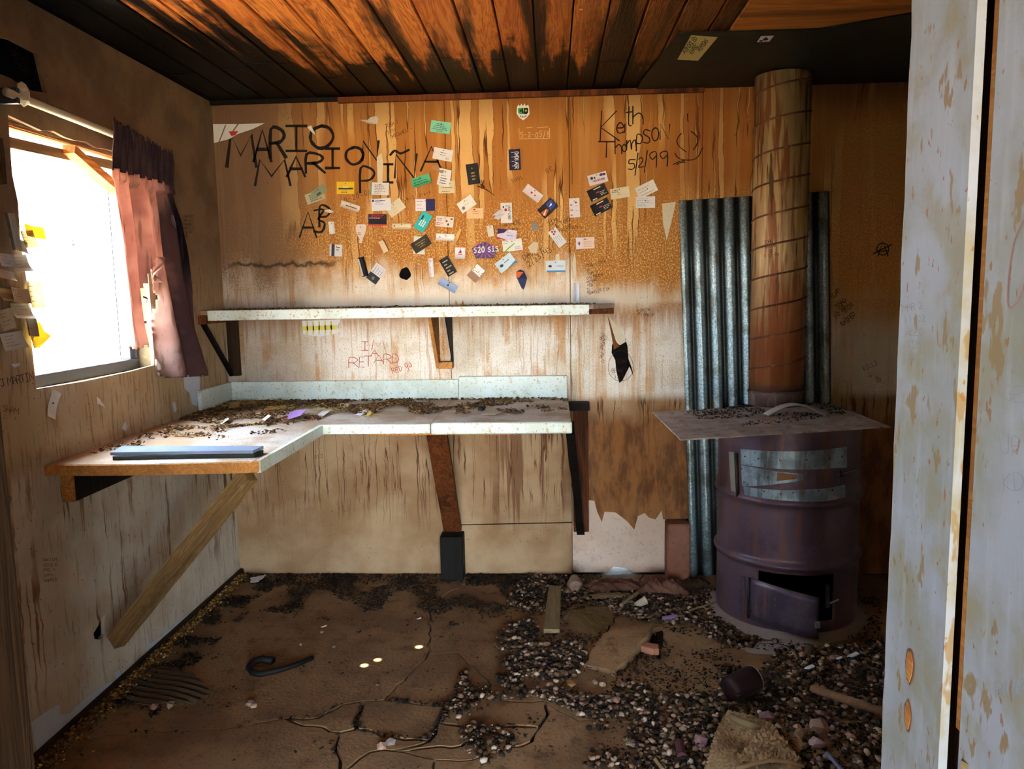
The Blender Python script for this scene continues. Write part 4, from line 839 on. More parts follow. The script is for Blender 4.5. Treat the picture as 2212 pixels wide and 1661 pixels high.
wr('0-20-01', 745, 437, 11, 16, 1.1, 1.1, M['brownink']); wr('2-6-9', 906, 424, 6, 12, 1.2, 1, M['brownink']); wr('T-8-2', 868, 438, 6, 20, 1.4, 1, M['brownink'])
wr('5-2-05/8', 1124, 296, 12, 0, .9, 1.4, M['pale'], name='scratched_writing')
mb = MB()
for s in ([(1121, 278), (1122, 300), (1187, 299)], [(1187, 277), (1187, 299)], [(1138, 276), (1150, 275)], [(1160, 276), (1184, 274)]): ribbon(mb, [(a, -b) for a, b in s], 1.5, fb2)
add('scratched_line', mb, M['pale'], wb, norm=False)
for i, (t, x, y) in enumerate((('TEAM', 1800, 648), ('TOAD', 1812, 668), ('10-20', 1806, 688), ('2020', 1826, 676), ('KNIFED', 1820, 705))): wr(t, x, y, 10, 52-i*3, .85, 1.4, M['brownink'])
wr('KILLJ', 1866, 800, 9, 20, 1., .9, M['brownink']); wr('SB', 1893, 826, 8, 10, 1., .9, M['brownink']); wr('W W', 1876, 815, 9, -10, 1.3, .8, M['brownink'])
for i, t in enumerate(('WHAT', 'LOVES', 'GREG', 'I T', 'WAS', 'IT')): wr(t, 1300+(i % 2)*3, 735+i*10-0, 6, 60, .9, .8, M['brownink'])
mb = MB(); ribbon(mb, [(1341+27*math.cos(t)*(1-.1*math.sin(t)), -790+33*math.sin(t)) for t in np.linspace(0, 2*PI, 26)], .9, fb2); add('pencil_loop', mb, M['brownink'], wb, norm=False)
wr('SEAN', 1331, 785, 8, 4, .95, .8, M['brownink']); wr('BENNET', 1322, 805, 8, 4, .9, .8, M['brownink']); wr('12/3', 1328, 817, 7, 4, .95, .8, M['brownink'])
wr('A SMITH', 1376, 673, 6, 3, .95, .8, M['brownink']); wr('SON 05', 1390, 684, 6, 2, .95, .8, M['brownink']); wr('ME. SO', 1378, 680, 5, 0, .95, .8, M['brownink'])
wr('OSD', 680, 991, 8, 5, 1.1, .8, M['brownink'])
mb = MB(); ribbon(mb, smoothpts([(517, -434), (508, -445), (500, -460), (500, -480), (513, -500), (530, -512), (540, -520), (545, -535)]), .9, fb2)
for k in range(12): x = random.uniform(495, 560); ribbon(mb, [(x, -random.uniform(500, 530)), (x+random.uniform(-8, 12), -random.uniform(545, 575))], .9, fb2)
for k in range(14): x = random.uniform(505, 545); y = random.uniform(455, 505); ribbon(mb, [(x, -y), (x+random.uniform(-6, 6), -y-random.uniform(-6, 6))], 1., fb2)
add('scratched_line', mb, plain('#8a6a4a', .9), wb, norm=False)
for i, t in enumerate(('DANIEL', 'WEISS', 'MERRY', 'NICO I', 'ZA CO', 'ER')): wr(t, 397, 470+i*8.5, 5.5, 0, .95, .9, M['ink'], 'left', wl)
for i, t in enumerate(('JAN LUM', 'JESSE D', 'PHIL N', 'SAM B', 'WANDER')): wr(t, 92+i, 1213+i*11, 6.5, 4, .95, .8, M['brownink'], 'left', wl)
wr('J MARTIN', 2, 835, 16, 12, .8, 1.8, M['brownink'], 'left', wl)
wr('NATION', 22, 172-60, 16, -60, .8, 1.2, M['brownink'], 'left', wl)
wr('SHAM', 5, 890, 14, -8, .8, 1.2, M['brownink'], 'left', wl)
# writing on the door frame, read from the camera side
dj = lambda X: (lambda x, y: tuple(onX(x, -y, X)))
mbj = MB(); ribbon(mbj, smoothpts([(2216, -470), (2190, -520), (2180, -590), (2176, -650), (2185, -666), (2205, -640), (2216, -600)]), 2.2, dj(.4109)); add('marker_line', mbj, plain('#c07068', .7), d1, norm=False)
for t, x, y, h in (('GE', 2168, 870, 36), ('UP', 2160, 985, 40), ('KD', 2165, 1060, 40), ('RUM', 2150, 1510, 34)):
    wr(t, x, y, h, 5, .85, 1.5, plain('#8f949a', .7), dj(.4109), d1)
for i, t in enumerate(('MAR 2', '11-02', 'ALEC', 'JIM', '20')): wr(t, 1950+i*3, 672+i*27, 15, 6, .85, 1.2, plain('#8d8e88', .7), dj(.3994), d1)

# ================================================================== CARDS ON THE BACK WALL
PR_INK = plain('#3a3c44', .7); PR_RED = plain('#c0303a', .7); PR_BLU = plain('#27459a', .6); PR_WHT = plain('#e8e8ea', .7); PR_GLD = plain('#b89a58', .5); PR_TEAL = plain('#2f9a92', .6); PR_NAVY = plain('#26235c', .6); PR_ORG = plain('#d8662a', .6); PR_YEL = plain('#e9c22e', .6); PR_GRN = plain('#7ab050', .6); PR_LB = plain('#3f86c4', .6); PR_PUR = plain('#8a2aa8', .5); PR_BRN = plain('#7c4526', .7); PR_GRY = plain('#6f7478', .7); PR_PNK = plain('#e0d0dc', .7)
class Frame:
    def __init__(s, cx, cy, w, h, ang, lift, curl, cax, wall='back', off=.003):
        if wall == 'back': s.c = onY(cx, cy, D-off); r = (1, 0, 0); n = (0, -1, 0); sc = D/F
        elif wall == 'left': s.c = onX(cx, cy, LX+off); r = (0, 1, 0); n = (1, 0, 0); sc = .0015; w = w*1.5
        else: s.c = onZ(cx, cy, wall); r = (1, 0, 0); n = (0, 0, 1); sc = .0017
        up = (0, 0, 1) if wall in ('back', 'left') else (0, 1, 0)
        a = math.radians(ang); r = np.array(r, float); up = np.array(up, float); s.n = np.array(n, float)
        s.r = r*math.cos(a)+up*math.sin(a); s.u = -r*math.sin(a)+up*math.cos(a); s.w = w*sc/2; s.h = h*sc/2; s.curl = curl; s.cax = cax; s.lift = lift
    def __call__(s, u, v, off=0.):
        t = {'u': u*u, 'v': v*v, 'u+': max(0, u)**2, 'u-': max(0, -u)**2, 'v+': max(0, v)**2, 'v-': max(0, -v)**2, 'd': max(0, (u-v)/2)**2, 'D': max(0, (u+v)/2)**2}[s.cax]
        l = s.curl*t+s.lift*.5*(1-v)
        return s.c+s.r*u*s.w+s.u*v*s.h+s.n*(l+off)
def card(cx, cy, w, h, ang, base, label, prints=(), curl=.004, cax='u', lift=.004, wall='back', off=.003, group='business cards pinned to the back wall', cat='card', name='business_card', shape=None, nail=(.0, .7), text=None, nvt=4, solid=.0006):
    f = Frame(cx, cy, w, h, ang, lift, curl, cax, wall, off); mb = MB()
    if shape: mb.prism(shape, lambda u, v, w_: f(u, v, w_), .0006)
    else:
        nu = nv = 6
        for o_ in (0, .0005):
            mb.grid(lambda u, v: f(u*2-1, v*2-1, o_), nu, nv)
        E_ = [(i, 0) for i in range(nu)]; N1 = (nu+1)*(nv+1)
        fs = []
        for i in range(nu): fs += [(i, i+1, i+1+N1, i+N1), (nv*(nu+1)+i, nv*(nu+1)+i+N1, nv*(nu+1)+i+1+N1, nv*(nu+1)+i+1)]
        for j in range(nv): a = j*(nu+1); b = a+nu+1; fs += [(a, a+N1, b+N1, b), (a+nu, b+nu, b+nu+N1, a+nu+N1)]
        mb.f += fs
    o = add(name, mb, M.get(base) or plain(base, .6), label=label, cat=cat, group=group, smooth=False)
    for m, rects in prints:
        pm = MB()
        for (u0, v0, u1, v1) in rects:
            if isinstance(u0, list): pm.prism(u0, lambda u, v, w_: f(u, v, .0009+w_), .0001)
            else: pm.grid(lambda a, b: f(u0+(u1-u0)*a, v0+(v1-v0)*b, .0010), max(1, int(abs(u1-u0)*4)), max(1, int(abs(v1-v0)*2)))
        if pm.v: add('print', pm, m, o, norm=False)
    if nail: p = f(nail[0], nail[1], .002); add('nail', MB().rock(p, .0028, (1, 1, 1)), M['dkmetal'], o)
    return o, f
def ln(seed, n, u0=-.8, u1=.7, v0=-.7, v1=.5, t=.05, al='l'):
    r = random.Random(seed); out = []
    for k in range(n):
        v = v1-(v1-v0)*k/max(1, n-1); L = (u1-u0)*r.uniform(.45, 1); a = u0 if al == 'l' else (u0+u1)/2-L/2; q = a
        while q < a+L: e = min(a+L, q+r.uniform(.08, .3)); out.append((q, v-t, e, v+t)); q = e+.05
    return out
def disc(u, v, ru, rv, n=12): return ([(u+ru*math.cos(2*PI*k/n), v+rv*math.sin(2*PI*k/n)) for k in range(n)], 0, 0, 0)
def rect(u0, v0, u1, v1): return (u0, v0, u1, v1)
I_ = PR_INK; WH = '#dcdcdf'; CR = '#d9cfb6'
card(952, 275, 42, 24, -9, '#7fd0b8', 'aqua green card pinned highest above the others near the wall joint', [(I_, ln(1, 5, al='c'))])
card(957, 334, 41, 24, -12, WH, 'plain white card tilted down to the right below the aqua card', [(I_, ln(2, 2, -.3, .4, -.1, .3, .04)+ln(3, 2, .3, .9, -.7, -.5, .03))])
card(910, 391, 41, 20, 17, '#4fae82', 'green curled card with dark handwriting tilted up to the right', [(plain('#1e5c44'), ln(4, 3, -.8, .8, -.5, .5, .09))], .008, 'v')
card(965, 404, 34, 26, 0, '#d3c8a4', 'cream card half hidden below a folded white one', [(I_, ln(5, 3, -.6, .8))], .003)
card(960, 384, 26, 34, -14, WH, 'folded white card overlapping a cream one, sticking out from the wall', [(I_, ln(6, 5, -.6, .6))], .02, 'v+', off=.010)
card(946, 366, 26, 8, -24, '#a9825a', 'small brown folded paper flap above the folded white card', (), .006, nail=None, off=.02)
card(1022, 376, 26, 43, 7, '#15131a', 'black upright card with gold lettering next to the dry twig', [(PR_GLD, ln(7, 3, -.5, .5, -.5, .1, .06, 'c')+[rect(-.12, .5, .02, .62)])], .003, text=None)
o, f = card(1112, 345, 24, 43, 2, '#1f1c46', 'navy upright card with big white sideways lettering', [(PR_WHT, ln(8, 4, -.55, .2, -.6, .7, .02))], .004)
card(747, 406, 38, 26, -1, '#e8c522', 'bright yellow card with a dark band of print', [(I_, [rect(-.8, -.25, .85, .0)]+ln(9, 2, -.5, .5, -.75, -.5, .04)), (PR_WHT, [rect(-.3, .0, .3, .2)])])
card(821, 408, 39, 26, -3, WH, 'white card with a narrow teal left edge', [(PR_TEAL, [rect(-1, -1, -.9, 1)]), (I_, ln(10, 6, -.6, .6, -.7, .6, .035))])
card(681, 425, 41, 22, 18, '#bdb795', 'beige aged card with a rolled greyish note crossing it', [(PR_GRY, ln(11, 4, -.6, .7, -.6, .5, .12))], .003)
card(690, 414, 34, 18, 32, '#8f9a7c', 'grey-green banknote-like slip pinned over a beige card', [(plain('#4c5546'), [rect(-.5, -.6, .1, -.1)]+ln(12, 2, -.6, .6))], .008, off=.008)
card(824, 442, 42, 26, 2, '#dfe2ef', 'white card with a small blue square and blue heading', [(PR_BLU, [rect(-.92, .5, -.72, .85), rect(-.65, .55, .4, .68)]), (I_, ln(13, 2, -.6, .3, .1, .3, .03))])
card(855, 449, 38, 25, 35, CR, 'cream card with faint print, turned on a slant beside a blue-headed one', [(PR_GLD, ln(14, 3, -.5, .6, -.5, .4, .03))])
card(816, 475, 40, 24, -2, '#3b2230', 'dark maroon photo card with pink heading', [(PR_RED, ln(15, 2, -.7, .7, .5, .8, .07)+[rect(-1, -1, 1, -.75)]), (plain('#20202c'), [rect(-.9, -.7, .9, .1)]), (PR_PNK, ln(16, 1, -.9, .9, .28, .3, .05))])
card(757, 446, 42, 14, -19, '#ded8cc', 'white card curled into a trough below the yellow one', [(PR_BRN, [rect(-.5, -.2, .7, .1)])], .012, 'v')
card(919, 443, 42, 25, -1, '#e3e1ee', 'half white and half navy card with white lettering', [(PR_NAVY, [rect(.05, -1, 1, 1)]), (I_, ln(17, 3, -.85, -.1, -.6, .6, .03))])
card(914, 479, 41, 24, 57, '#2cb9be', 'turquoise card turned steeply with white brush lettering', [(PR_WHT, ln(18, 3, -.5, .6, -.4, .35, .11)), (I_, [rect(.1, .3, .6, .6)])])
card(868, 490, 40, 13, -1, '#e0cfae', 'cream card rolled into a tube left of the turquoise one', [(PR_BRN, [rect(-.85, .1, -.7, .5)])], .012, 'v')
card(718, 492, 13, 26, 5, '#e2dfdb', 'small white curled card to the right of three big marker letters', (), .01, 'u')
card(727, 541, 25, 25, -3, '#dadbe0', 'white card with a black curled left side standing off the wall', [(PR_INK, [rect(-.75, -1, -.3, 1)]+ln(20, 2, .0, .7, .1, .5, .08))], .02, 'u-')
card(780, 505, 24, 40, -1, '#e2d6d0', 'white card folded to a funnel with faint red print', [(PR_RED, ln(21, 2, -.6, .5, -.1, .1, .04)+[rect(-.3, -.9, .3, -.82)])], .012, 'v-', shape=[(-.9, .9), (-.6, 1), (.8, 1), (.95, .8), (.8, .1), (.35, -.5), (.25, -1), (-.3, -1), (-.2, -.6), (-.6, -.2), (-.9, .3)])
card(818, 537, 26, 22, -25, '#b0753a', 'small brown card scrap beside a torn white slip', (), .004, 'd', shape=[(-1, -.2), (-.6, .8), (.3, .9), (1, .1), (.6, -1), (-.4, -.9)])
card(830, 532, 14, 26, 25, '#e0c9a4', 'pale bent slip with a dark edge touching a brown scrap', [(PR_BRN, [rect(.6, -1, 1, 1)])], .012, 'v+', nail=None, off=.008)
card(786, 576, 14, 42, 14, '#15141a', 'narrow black card bent along its length near the round hole', [(PR_WHT, [rect(-1, -.9, -.7, .9)])], .012, 'u', nail=None)
card(813, 591, 40, 26, 53, '#d9dcea', 'pale blue and charcoal card hanging at a steep slant', [(plain('#32383f'), [rect(-1, -1, -.15, 1)]), (I_, ln(22, 4, 0, .9, -.7, .6, .03)), (PR_GRY, [disc(-.6, 0, .2, .35)])])
card(906, 530, 24, 38, -3, '#d5dad2', 'white upright card mostly covered by a dark slanted one', (), .003, nail=None)
card(910, 527, 41, 24, 31, '#342c22', 'dark brown photo card lying across a white upright one', [(PR_GLD, ln(23, 3, -.6, .6, -.4, .4, .05, 'c')+[disc(.1, 0, .07, .12)])], .004, off=.008, nail=None)
card(961, 479, 38, 22, -6, '#ded4cb', 'white card with a red line and a little animal drawing', [(PR_RED, ln(24, 2, -.9, -.1, -.6, -.3, .06)), (PR_BRN, [disc(.2, .15, .12, .2), disc(.75, .6, .16, .15)]+ln(25, 2, -.9, 0, .2, .5, .04)), (PR_INK, [disc(.4, -.5, .1, .25)])])
card(962, 513, 40, 15, -3, '#ebe6e6', 'white card curled along its top between tan slips', [(PR_INK, [rect(-.7, 0, -.5, .2)]), (PR_RED, [rect(0, .3, .15, .5)])], .012, 'v')
card(984, 514, 13, 44, -25, '#cda25f', 'long tan folded strip slanting beside a curled white card', (), .02, 'v', shape=[(-.6, -1), (.3, -1), (1, -.1), (.9, 1), (.1, .95), (-.2, .1)])
card(994, 547, 22, 24, -3, '#e4e3ea', 'small white card with a red and blue emblem left of a purple pentagon', [(PR_RED, [disc(0, .1, .35, .12), rect(-.4, -.25, .4, -.15)]), (PR_BLU, [disc(.05, .35, .25, .15)])], .018, 'v-')
card(968, 575, 22, 40, 29, '#17161a', 'black and white photo card slanting to the left', [(plain('#b9b49a'), ln(26, 5, -.6, .7, -.8, .6, .06))], .004)
card(1029, 590, 34, 25, 48, '#a8826a', 'brown card with a black and white sketch on its upper half', [(PR_WHT, [rect(-.1, -.9, .95, .9)]), (I_, ln(27, 6, 0, .85, -.8, .8, .05))], .006)
card(932, 578, 11, 40, 3, '#e4dcdc', 'white card rolled into a narrow upright tube', [(PR_GRY, ln(28, 3, -.5, .2, -.7, .7, .03))], .010, 'u')
card(968, 616, 42, 17, -30, '#93a9cf', 'pale blue card with a small badge, lowest of those left of centre', [(PR_INK, [disc(.0, 0, .1, .3)])], .008, 'v')
card(1008, 441, 36, 24, 32, '#e2e0d9', 'white curled card with an octagonal stamp', [(PR_GRY, [disc(-.55, -.3, .2, .3, 8)]+ln(29, 2, -.3, .7, 0, .5, .03))], .014, 'D', off=.006)
card(1026, 461, 35, 22, -1, '#e9bf93', 'peach coloured card below a curled white one', [(PR_RED, [disc(-.1, .75, .1, .12)]), (PR_BRN, ln(30, 2, -.3, .8, 0, .4, .03))])
card(1094, 460, 24, 42, 1, '#e0dfe0', 'white upright card reading sideways, with torn strips in front', [(PR_INK, [disc(-.5, .6, .15, .1)]), (PR_RED, [disc(-.1, .3, .25, .15)])])
card(1078, 464, 26, 20, 25, '#cfcad2', 'torn paper strips fanned over the lower left of a white upright card', [(PR_INK, ln(31, 4, -.8, .8, -.7, .7, .07))], .006, off=.012, nail=None, shape=[(-1, -.2), (-.5, .1), (-1, .5), (-.2, .8), (1, .9), (.9, .3), (.3, 0), (1, -.4), (.2, -.6), (-.6, -1), (-.7, -.5)])
card(1060, 499, 14, 23, 8, '#d5cfc5', 'small folded pale card casting a square shadow', (), .014, 'u+', off=.01)
card(1095, 507, 41, 22, -8, '#cfcbe2', 'flag patterned card with purple corner and red stripe', [(plain('#3c2a5c'), [([(-1, 1), (0, 1), (-.3, .3), (-1, -.1)], 0, 0, 0)]), (PR_RED, [([(-1, -1), (-1, -.6), (0, -1)], 0, 0, 0)]), (PR_BLU, ln(32, 2, 0, .9, -.1, .4, .04))])
card(1107, 530, 42, 24, 7, '#dfe2dc', 'white card with a green swoosh and small print', [(PR_GRN, [([(-.8, -1), (-.3, -.4), (.3, .3), (.2, .35), (-.45, -.3), (-.95, -.95)], 0, 0, 0), rect(-1, -1, -.5, -.85)]), (I_, ln(33, 2, -.9, -.2, .5, .8, .03)+ln(34, 2, .2, .9, -.7, -.4, .03))])
card(1092, 568, 41, 25, 36, '#c3dbea', 'pale blue card with darker blue lower edge, slanting up right', [(PR_LB, [([(-.3, -1), (1, -1), (1, -.65)], 0, 0, 0)]), (I_, [rect(-.1, .1, .5, .2), disc(-.5, 0, .2, .25)])])
card(1200, 575, 42, 24, 0, '#d0e1ec', 'pale blue card lying level, lowest on the right of the cluster', [(PR_LB, [rect(-.9, -1, 1, -.75)]), (I_, [disc(-.55, .0, .18, .22), rect(.1, .0, .8, .06)])])
o, f = card(1127, 604, 24, 44, 3, '#1d2a55', 'folded card with a red and yellow sunburst over dark blue', [(PR_ORG, [([(-.9, .2), (-.9, .8), (-.2, 1), (.5, .7), (.4, .15)], 0, 0, 0)]), (PR_YEL, [([(-.2, .2), (-.95, .6), (-.9, .75)], 0, 0, 0), ([(-.2, .2), (-.5, .9), (-.3, .95)], 0, 0, 0), ([(-.2, .2), (.1, .92), (.25, .82)], 0, 0, 0)]), (PR_WHT, [([(-.9, .1), (-.3, .05), (-.5, .0), (.1, -.8), (.2, -1), (-.3, -.4)], 0, 0, 0)])], .014, 'u', shape=[(-.9, .8), (-.2, 1), (.5, .8), (1, .1), (.5, -.7), (.2, -1), (-.1, -.85), (-.8, .1)])
card(1151, 418, 41, 20, -38, '#dcd2dc', 'pinkish white card with a red ring emblem above a photo card', [(PR_RED, [disc(-.15, 0, .12, .2), disc(.3, -.05, .08, .18)])], .004, 'v')
card(1183, 450, 38, 25, 42, '#262026', 'glossy card of an orange and blue night photo', [(PR_ORG, [([(-.9, .2), (-.2, .1), (.0, -.3), (-.8, -.8)], 0, 0, 0)]), (PR_BLU, [rect(.1, -.6, .9, .7)]), (PR_WHT, [([(.2, .0), (.7, .3), (.6, -.1)], 0, 0, 0), ([(-.9, -.3), (-.1, .1), (-.8, -.6)], 0, 0, 0)])], .006, 'u')
card(1241, 449, 22, 40, 2, '#dfdbe2', 'white upright card with red lettering, close to the wall joint', [(PR_RED, ln(35, 3, -.8, -.3, -.75, .3, .06)), (PR_INK, [disc(.3, .55, .18, .1)]+ln(36, 2, .2, .6, -.3, .2, .02))], .004, 'v-')
o, f = card(1291, 386, 40, 22, 14, '#e0d8dc', 'white card with purple motorbike drawings and a phone number', [(plain('#4c3a66'), [disc(-.6, .35, .16, .28), disc(-.3, .3, .1, .2), disc(.45, .55, .2, .25), disc(.75, .5, .16, .25)]), (PR_PNK, [rect(-.8, -.9, .8, -.75)])])
for (x, y, a, s) in ((1291, 416, 24, 'upper of the two black cards with a red emblem'), (1298, 447, 26, 'lower of the two black cards with a red emblem')):
    card(x, y, 40, 25, a, '#121116', s, [(PR_WHT, [rect(-.3, .65, .5, .78)]+ln(x, 3, .2, .95, -.6, -.1, .03)+[rect(-.8, -.9, -.3, -.75)]), (PR_RED, [disc(0, .05, .2, .12)])], .005, nail=None)
card(1339, 417, 40, 22, 8, '#ded3b4', 'cream stained card between the black pair and a white pair', [(PR_BRN, ln(38, 2, -.8, .0, .3, .6, .06)), (I_, ln(39, 2, -.3, .2, -.3, .1, .04))])
card(1396, 409, 42, 25, 25, '#e2dfda', 'upper of two white cards farthest right, tilted', [(I_, ln(40, 3, -.8, .8, -.6, .4, .03))], nail=(.1, 0))
card(1394, 437, 40, 24, 0, '#dedfe2', 'lower of two white cards farthest right, level', [(I_, ln(41, 5, -.9, .9, -.6, .6, .025))], nail=(0, .3))
card(1155, 490, 18, 20, 8, '#8d8a84', 'small crumpled grey foil scrap pinned among scribbles', (), .012, 'v', name='foil_scrap', cat='scrap', group=None, shape=[(-.9, -.8), (-.3, 1), (.7, .7), (1, -.7)])
card(1153, 534, 22, 26, -30, '#cfc1a8', 'torn translucent paper scrap above a handwritten date', (), .003, name='paper_scrap', cat='scrap', group=None, nail=None, shape=[(-1, -.5), (-.5, .8), (.3, 1), (.8, .3), (1, -.6), (.1, -1)])
card(1204, 513, 40, 20, -54, '#dcdfe6', 'white card with three red dots, hung steeply', [(PR_RED, [disc(-.65, .3, .12, .22), disc(-.5, -.2, .12, .22), disc(-.8, -.2, .12, .22)]), (I_, ln(42, 4, -.2, .7, -.7, .5, .03))], nail=(-.9, .3))
card(1264, 525, 39, 24, 1, '#e8cfbf', 'pink and white card with a round red spot', [(plain('#dcdce8'), [rect(-1, -1, -.3, 1)]), (PR_RED, [disc(-.65, -.05, .2, .36)]+ln(43, 4, -.15, .85, -.6, .6, .03))])
card(1245, 631, 12, 38, -1, '#d8dfee', 'white paper tube standing off the wall just above the shelf', (), .012, 'u', nail=None)
card(798, 259, 42, 18, -6, '#cdc6be', 'torn curled grey-white paper scrap high on the wall', [(PR_BRN, [disc(.4, .1, .25, .5)])], .015, 'u+', name='paper_scrap', cat='scrap', group=None, shape=[(-1, -.2), (-.2, -.1), (.1, .6), (.7, .9), (1, .3), (.9, -1), (0, -.9)])
# poster remnant, cane pattern patch, stickers
def flat(name, px, mat, label, cat, prints=(), wall='back', off=.0015, th=.001, z=None):
    fn = (lambda x, y, o_: onY(x, y, D-off-o_)) if wall == 'back' else ((lambda x, y, o_: onX(x, y, LX+off+o_)) if wall == 'left' else (lambda x, y, o_: onZ(x, y, wall-off-o_)))
    g2 = MB().prism([(x, -y) for x, y in px], lambda u, v, w_: fn(u, -v, w_), th)
    o = add(name, g2, mat, label=label, cat=cat)
    for m, polys in prints:
        pm = MB()
        for k, p in enumerate(polys): pm.prism([(x, -y) for x, y in p], lambda u, v, w_: fn(u, -v, th+.0002+w_), .0002)
        add('print', pm, m, o)
    return o, fn
flat('poster_remnant', [(460, 268), (520, 268), (572, 266), (545, 279), (512, 290), (496, 300), (462, 309)], M['white'], 'torn white poster corner above big marker writing at the left', 'poster', [(plain('#7a6f68'), [[(486, 270), (489, 270), (475, 306), (472, 306)], [(512, 268), (516, 268), (500, 290), (497, 290)]]), (PR_RED, [[(494, 284), (515, 283), (508, 292), (500, 294)]])])
o, fn = flat('pattern_patch', [(652, 693), (736, 690), (728, 707), (736, 715), (722, 721), (690, 727), (655, 722)], M['white'], 'torn yellow and white cane patterned patch under the shelf', 'paper patch', [(plain('#d6c860', .7), [[(652, 705), (728, 702), (728, 712), (652, 714)]]+[[(x, 693), (x+3, 693), (x+3, 723), (x, 723)] for x in range(662, 725, 13)])])
for k in range(10): pass
skp = [(1117, 231), (1120, 226), (1123, 230), (1126, 224), (1130, 229), (1133, 223), (1136, 229), (1141, 226), (1143, 233), (1144, 246), (1139, 253), (1130, 260), (1121, 253), (1116, 245)]
skull = flat('skull_sticker', skp, M['white'], 'green and black skull sticker with a white crown on the back wall', 'sticker', [(plain('#2f9a4c', .5), [[(1119, 233), (1130, 233), (1130, 246), (1123, 247), (1119, 243)]]), (plain('#9ac03a', .5), [[(1127, 233), (1131, 233), (1131, 246), (1128, 246)]]), (M['ink'], [[(1131, 233), (1141, 233), (1141, 243), (1137, 247), (1131, 246)], [(1123, 249), (1125, 250), (1125, 253), (1123, 252)], [(1127, 250), (1129, 250), (1129, 254), (1127, 254)], [(1131, 250), (1133, 250), (1133, 254), (1131, 254)], [(1135, 249), (1137, 249), (1137, 252), (1135, 253)]])])[0]
for x, m in ((1124.5, M['ink']), (1136, plain('#7cc04a', .5))):
    pm = MB(); pm.prism([(x+2.6*math.cos(t), -239+2.6*math.sin(t)) for t in np.linspace(0, 2*PI, 11)[:-1]], lambda u, v, w_: onY(u, -v, D-.0034-w_), .0002); add('eye_print', pm, m, skull)
pent, fn = flat('pentagon_sign', [(1019, 537), (1046, 522), (1075, 537), (1066, 558), (1028, 558)], plain('#1a0f22', .4), 'purple and black pentagon sign with white lettering among the cards', 'sign', [(PR_PUR, [[(1046, 541), (1046+26*math.cos(a), 541+17*math.sin(a)), (1046+26*math.cos(a+.2), 541+17*math.sin(a+.2))] for a in np.linspace(0, 2*PI, 15)[:-1] if True])], off=.006)
tw = lambda Y: (lambda x, y: tuple(onY(x, -y, Y)))
wr('520 SIS', 1024, 546, 11, 4, 1.0, 2.2, M['white'], tw(D-.0095), pent, 'lettering', jit=0)
# sideways lettering on the navy card, on the white upright card, on the phone-number card
kids = {o['label']: o for o in COL.objects if o.get('label')}
wr('DadS AIR'.upper().replace('DADS', 'DAdS'.upper()), 1112, 328, 8, -90, .78, 1.5, M['white'], tw(D-.0120), kids['navy upright card with big white sideways lettering'], 'lettering', jit=0)
wr('CRAP CARD', 1097, 444, 5, -88, .95, .8, M['ink'], tw(D-.0115), kids['white upright card reading sideways, with torn strips in front'], 'lettering', jit=0)
wr('1-800-262-8008', 1279, 394, 4, 14, .68, .7, plain('#4c2a46'), tw(D-.0115), kids['white card with purple motorbike drawings and a phone number'], 'lettering', jit=0)
# twig pinned near the black card
mb = MB(); tp = lambda x, y, o_: onY(x, y, D-o_)
mb.tube([tp(1031, 402, .01), tp(1042, 405, .016), tp(1053, 411, .012), tp(1068, 422, .012)], .0032, 6, r2=.0018)
mb.tube([tp(1040, 390, .008), tp(1043, 398, .012), tp(1042, 405, .014)], .002, 5); mb.tube([tp(1043, 400, .01), tp(1045, 388, .015)], .0015, 5)
mb.rock(tp(1042, 404, .013), .011, (1, 1, 1)).rock(tp(1040, 399, .01), .008, (1, 1, 1))
add('dry_twig', mb, M['brown'], label='dark dry twig with a knot pinned beside the black gold-lettered card', cat='twig')
# dangling wire at the ceiling joint
wy = D-.004
add('hanging_wire', MB().tube([tp(1234, 183, .03), tp(1230, 195, .012), tp(1231, 230, .006), tp(1233, 300, .005), tp(1236, 370, .006), tp(1236, 398, .005)], .0011, 5), M['dkmetal'], label='thin dark wire hanging down the wall joint from the ceiling', cat='wire')

# cards on the left wall beside the window
LW = [(66, 500, 28, 26, -8, 'ycard', 'yellow curled card sticking out highest at the window edge', .02, 'u+'), (52, 517, 26, 34, 8, 'ccard', 'cream card below the highest yellow one', .012, 'u'), (36, 530, 34, 26, -12, '#cfc9b4', 'printed off-white card beside a paper roll', .006, 'v'),
      (16, 500, 13, 72, 3, '#c9c6bf', 'long white paper roll hanging among the window cards', .018, 'u'), (40, 568, 34, 34, 3, '#c6c5bb', 'white card with a round stamp left of the window', .012, 'v-'), (9, 562, 30, 26, -3, '#bcc4cc', 'pale blue-white card at the far left edge', .005, 'u'),
      (9, 594, 32, 18, -8, '#c9b3a6', 'card with red lettering at the far left edge', .006, 'v'), (68, 636, 17, 56, 2, 'ccard', 'narrow card standing proud of the window edge', .02, 'u+'), (36, 638, 34, 30, -6, '#c2b092', 'beige card with a red emblem left of the window', .01, 'u'),
      (10, 637, 26, 24, -5, '#b49a6c', 'tan card at the far left above a rolled one', .008, 'v'), (44, 672, 40, 30, -3, '#c8c2a6', 'cream printed card in the lower window cluster', .01, 'v-'), (10, 690, 26, 40, 10, '#b7a98a', 'brownish torn card low at the far left', .012, 'D'),
      (58, 706, 20, 38, -8, '#a89a84', 'grey-brown bent card beside a yellow pennant', .015, 'u'), (76, 722, 32, 56, 8, 'ycard', 'yellow pointed pennant-like card at the window edge', .02, 'u+'), (25, 736, 42, 34, 4, '#c6ccc6', 'pale card with print, lowest left of the window', .01, 'd')]
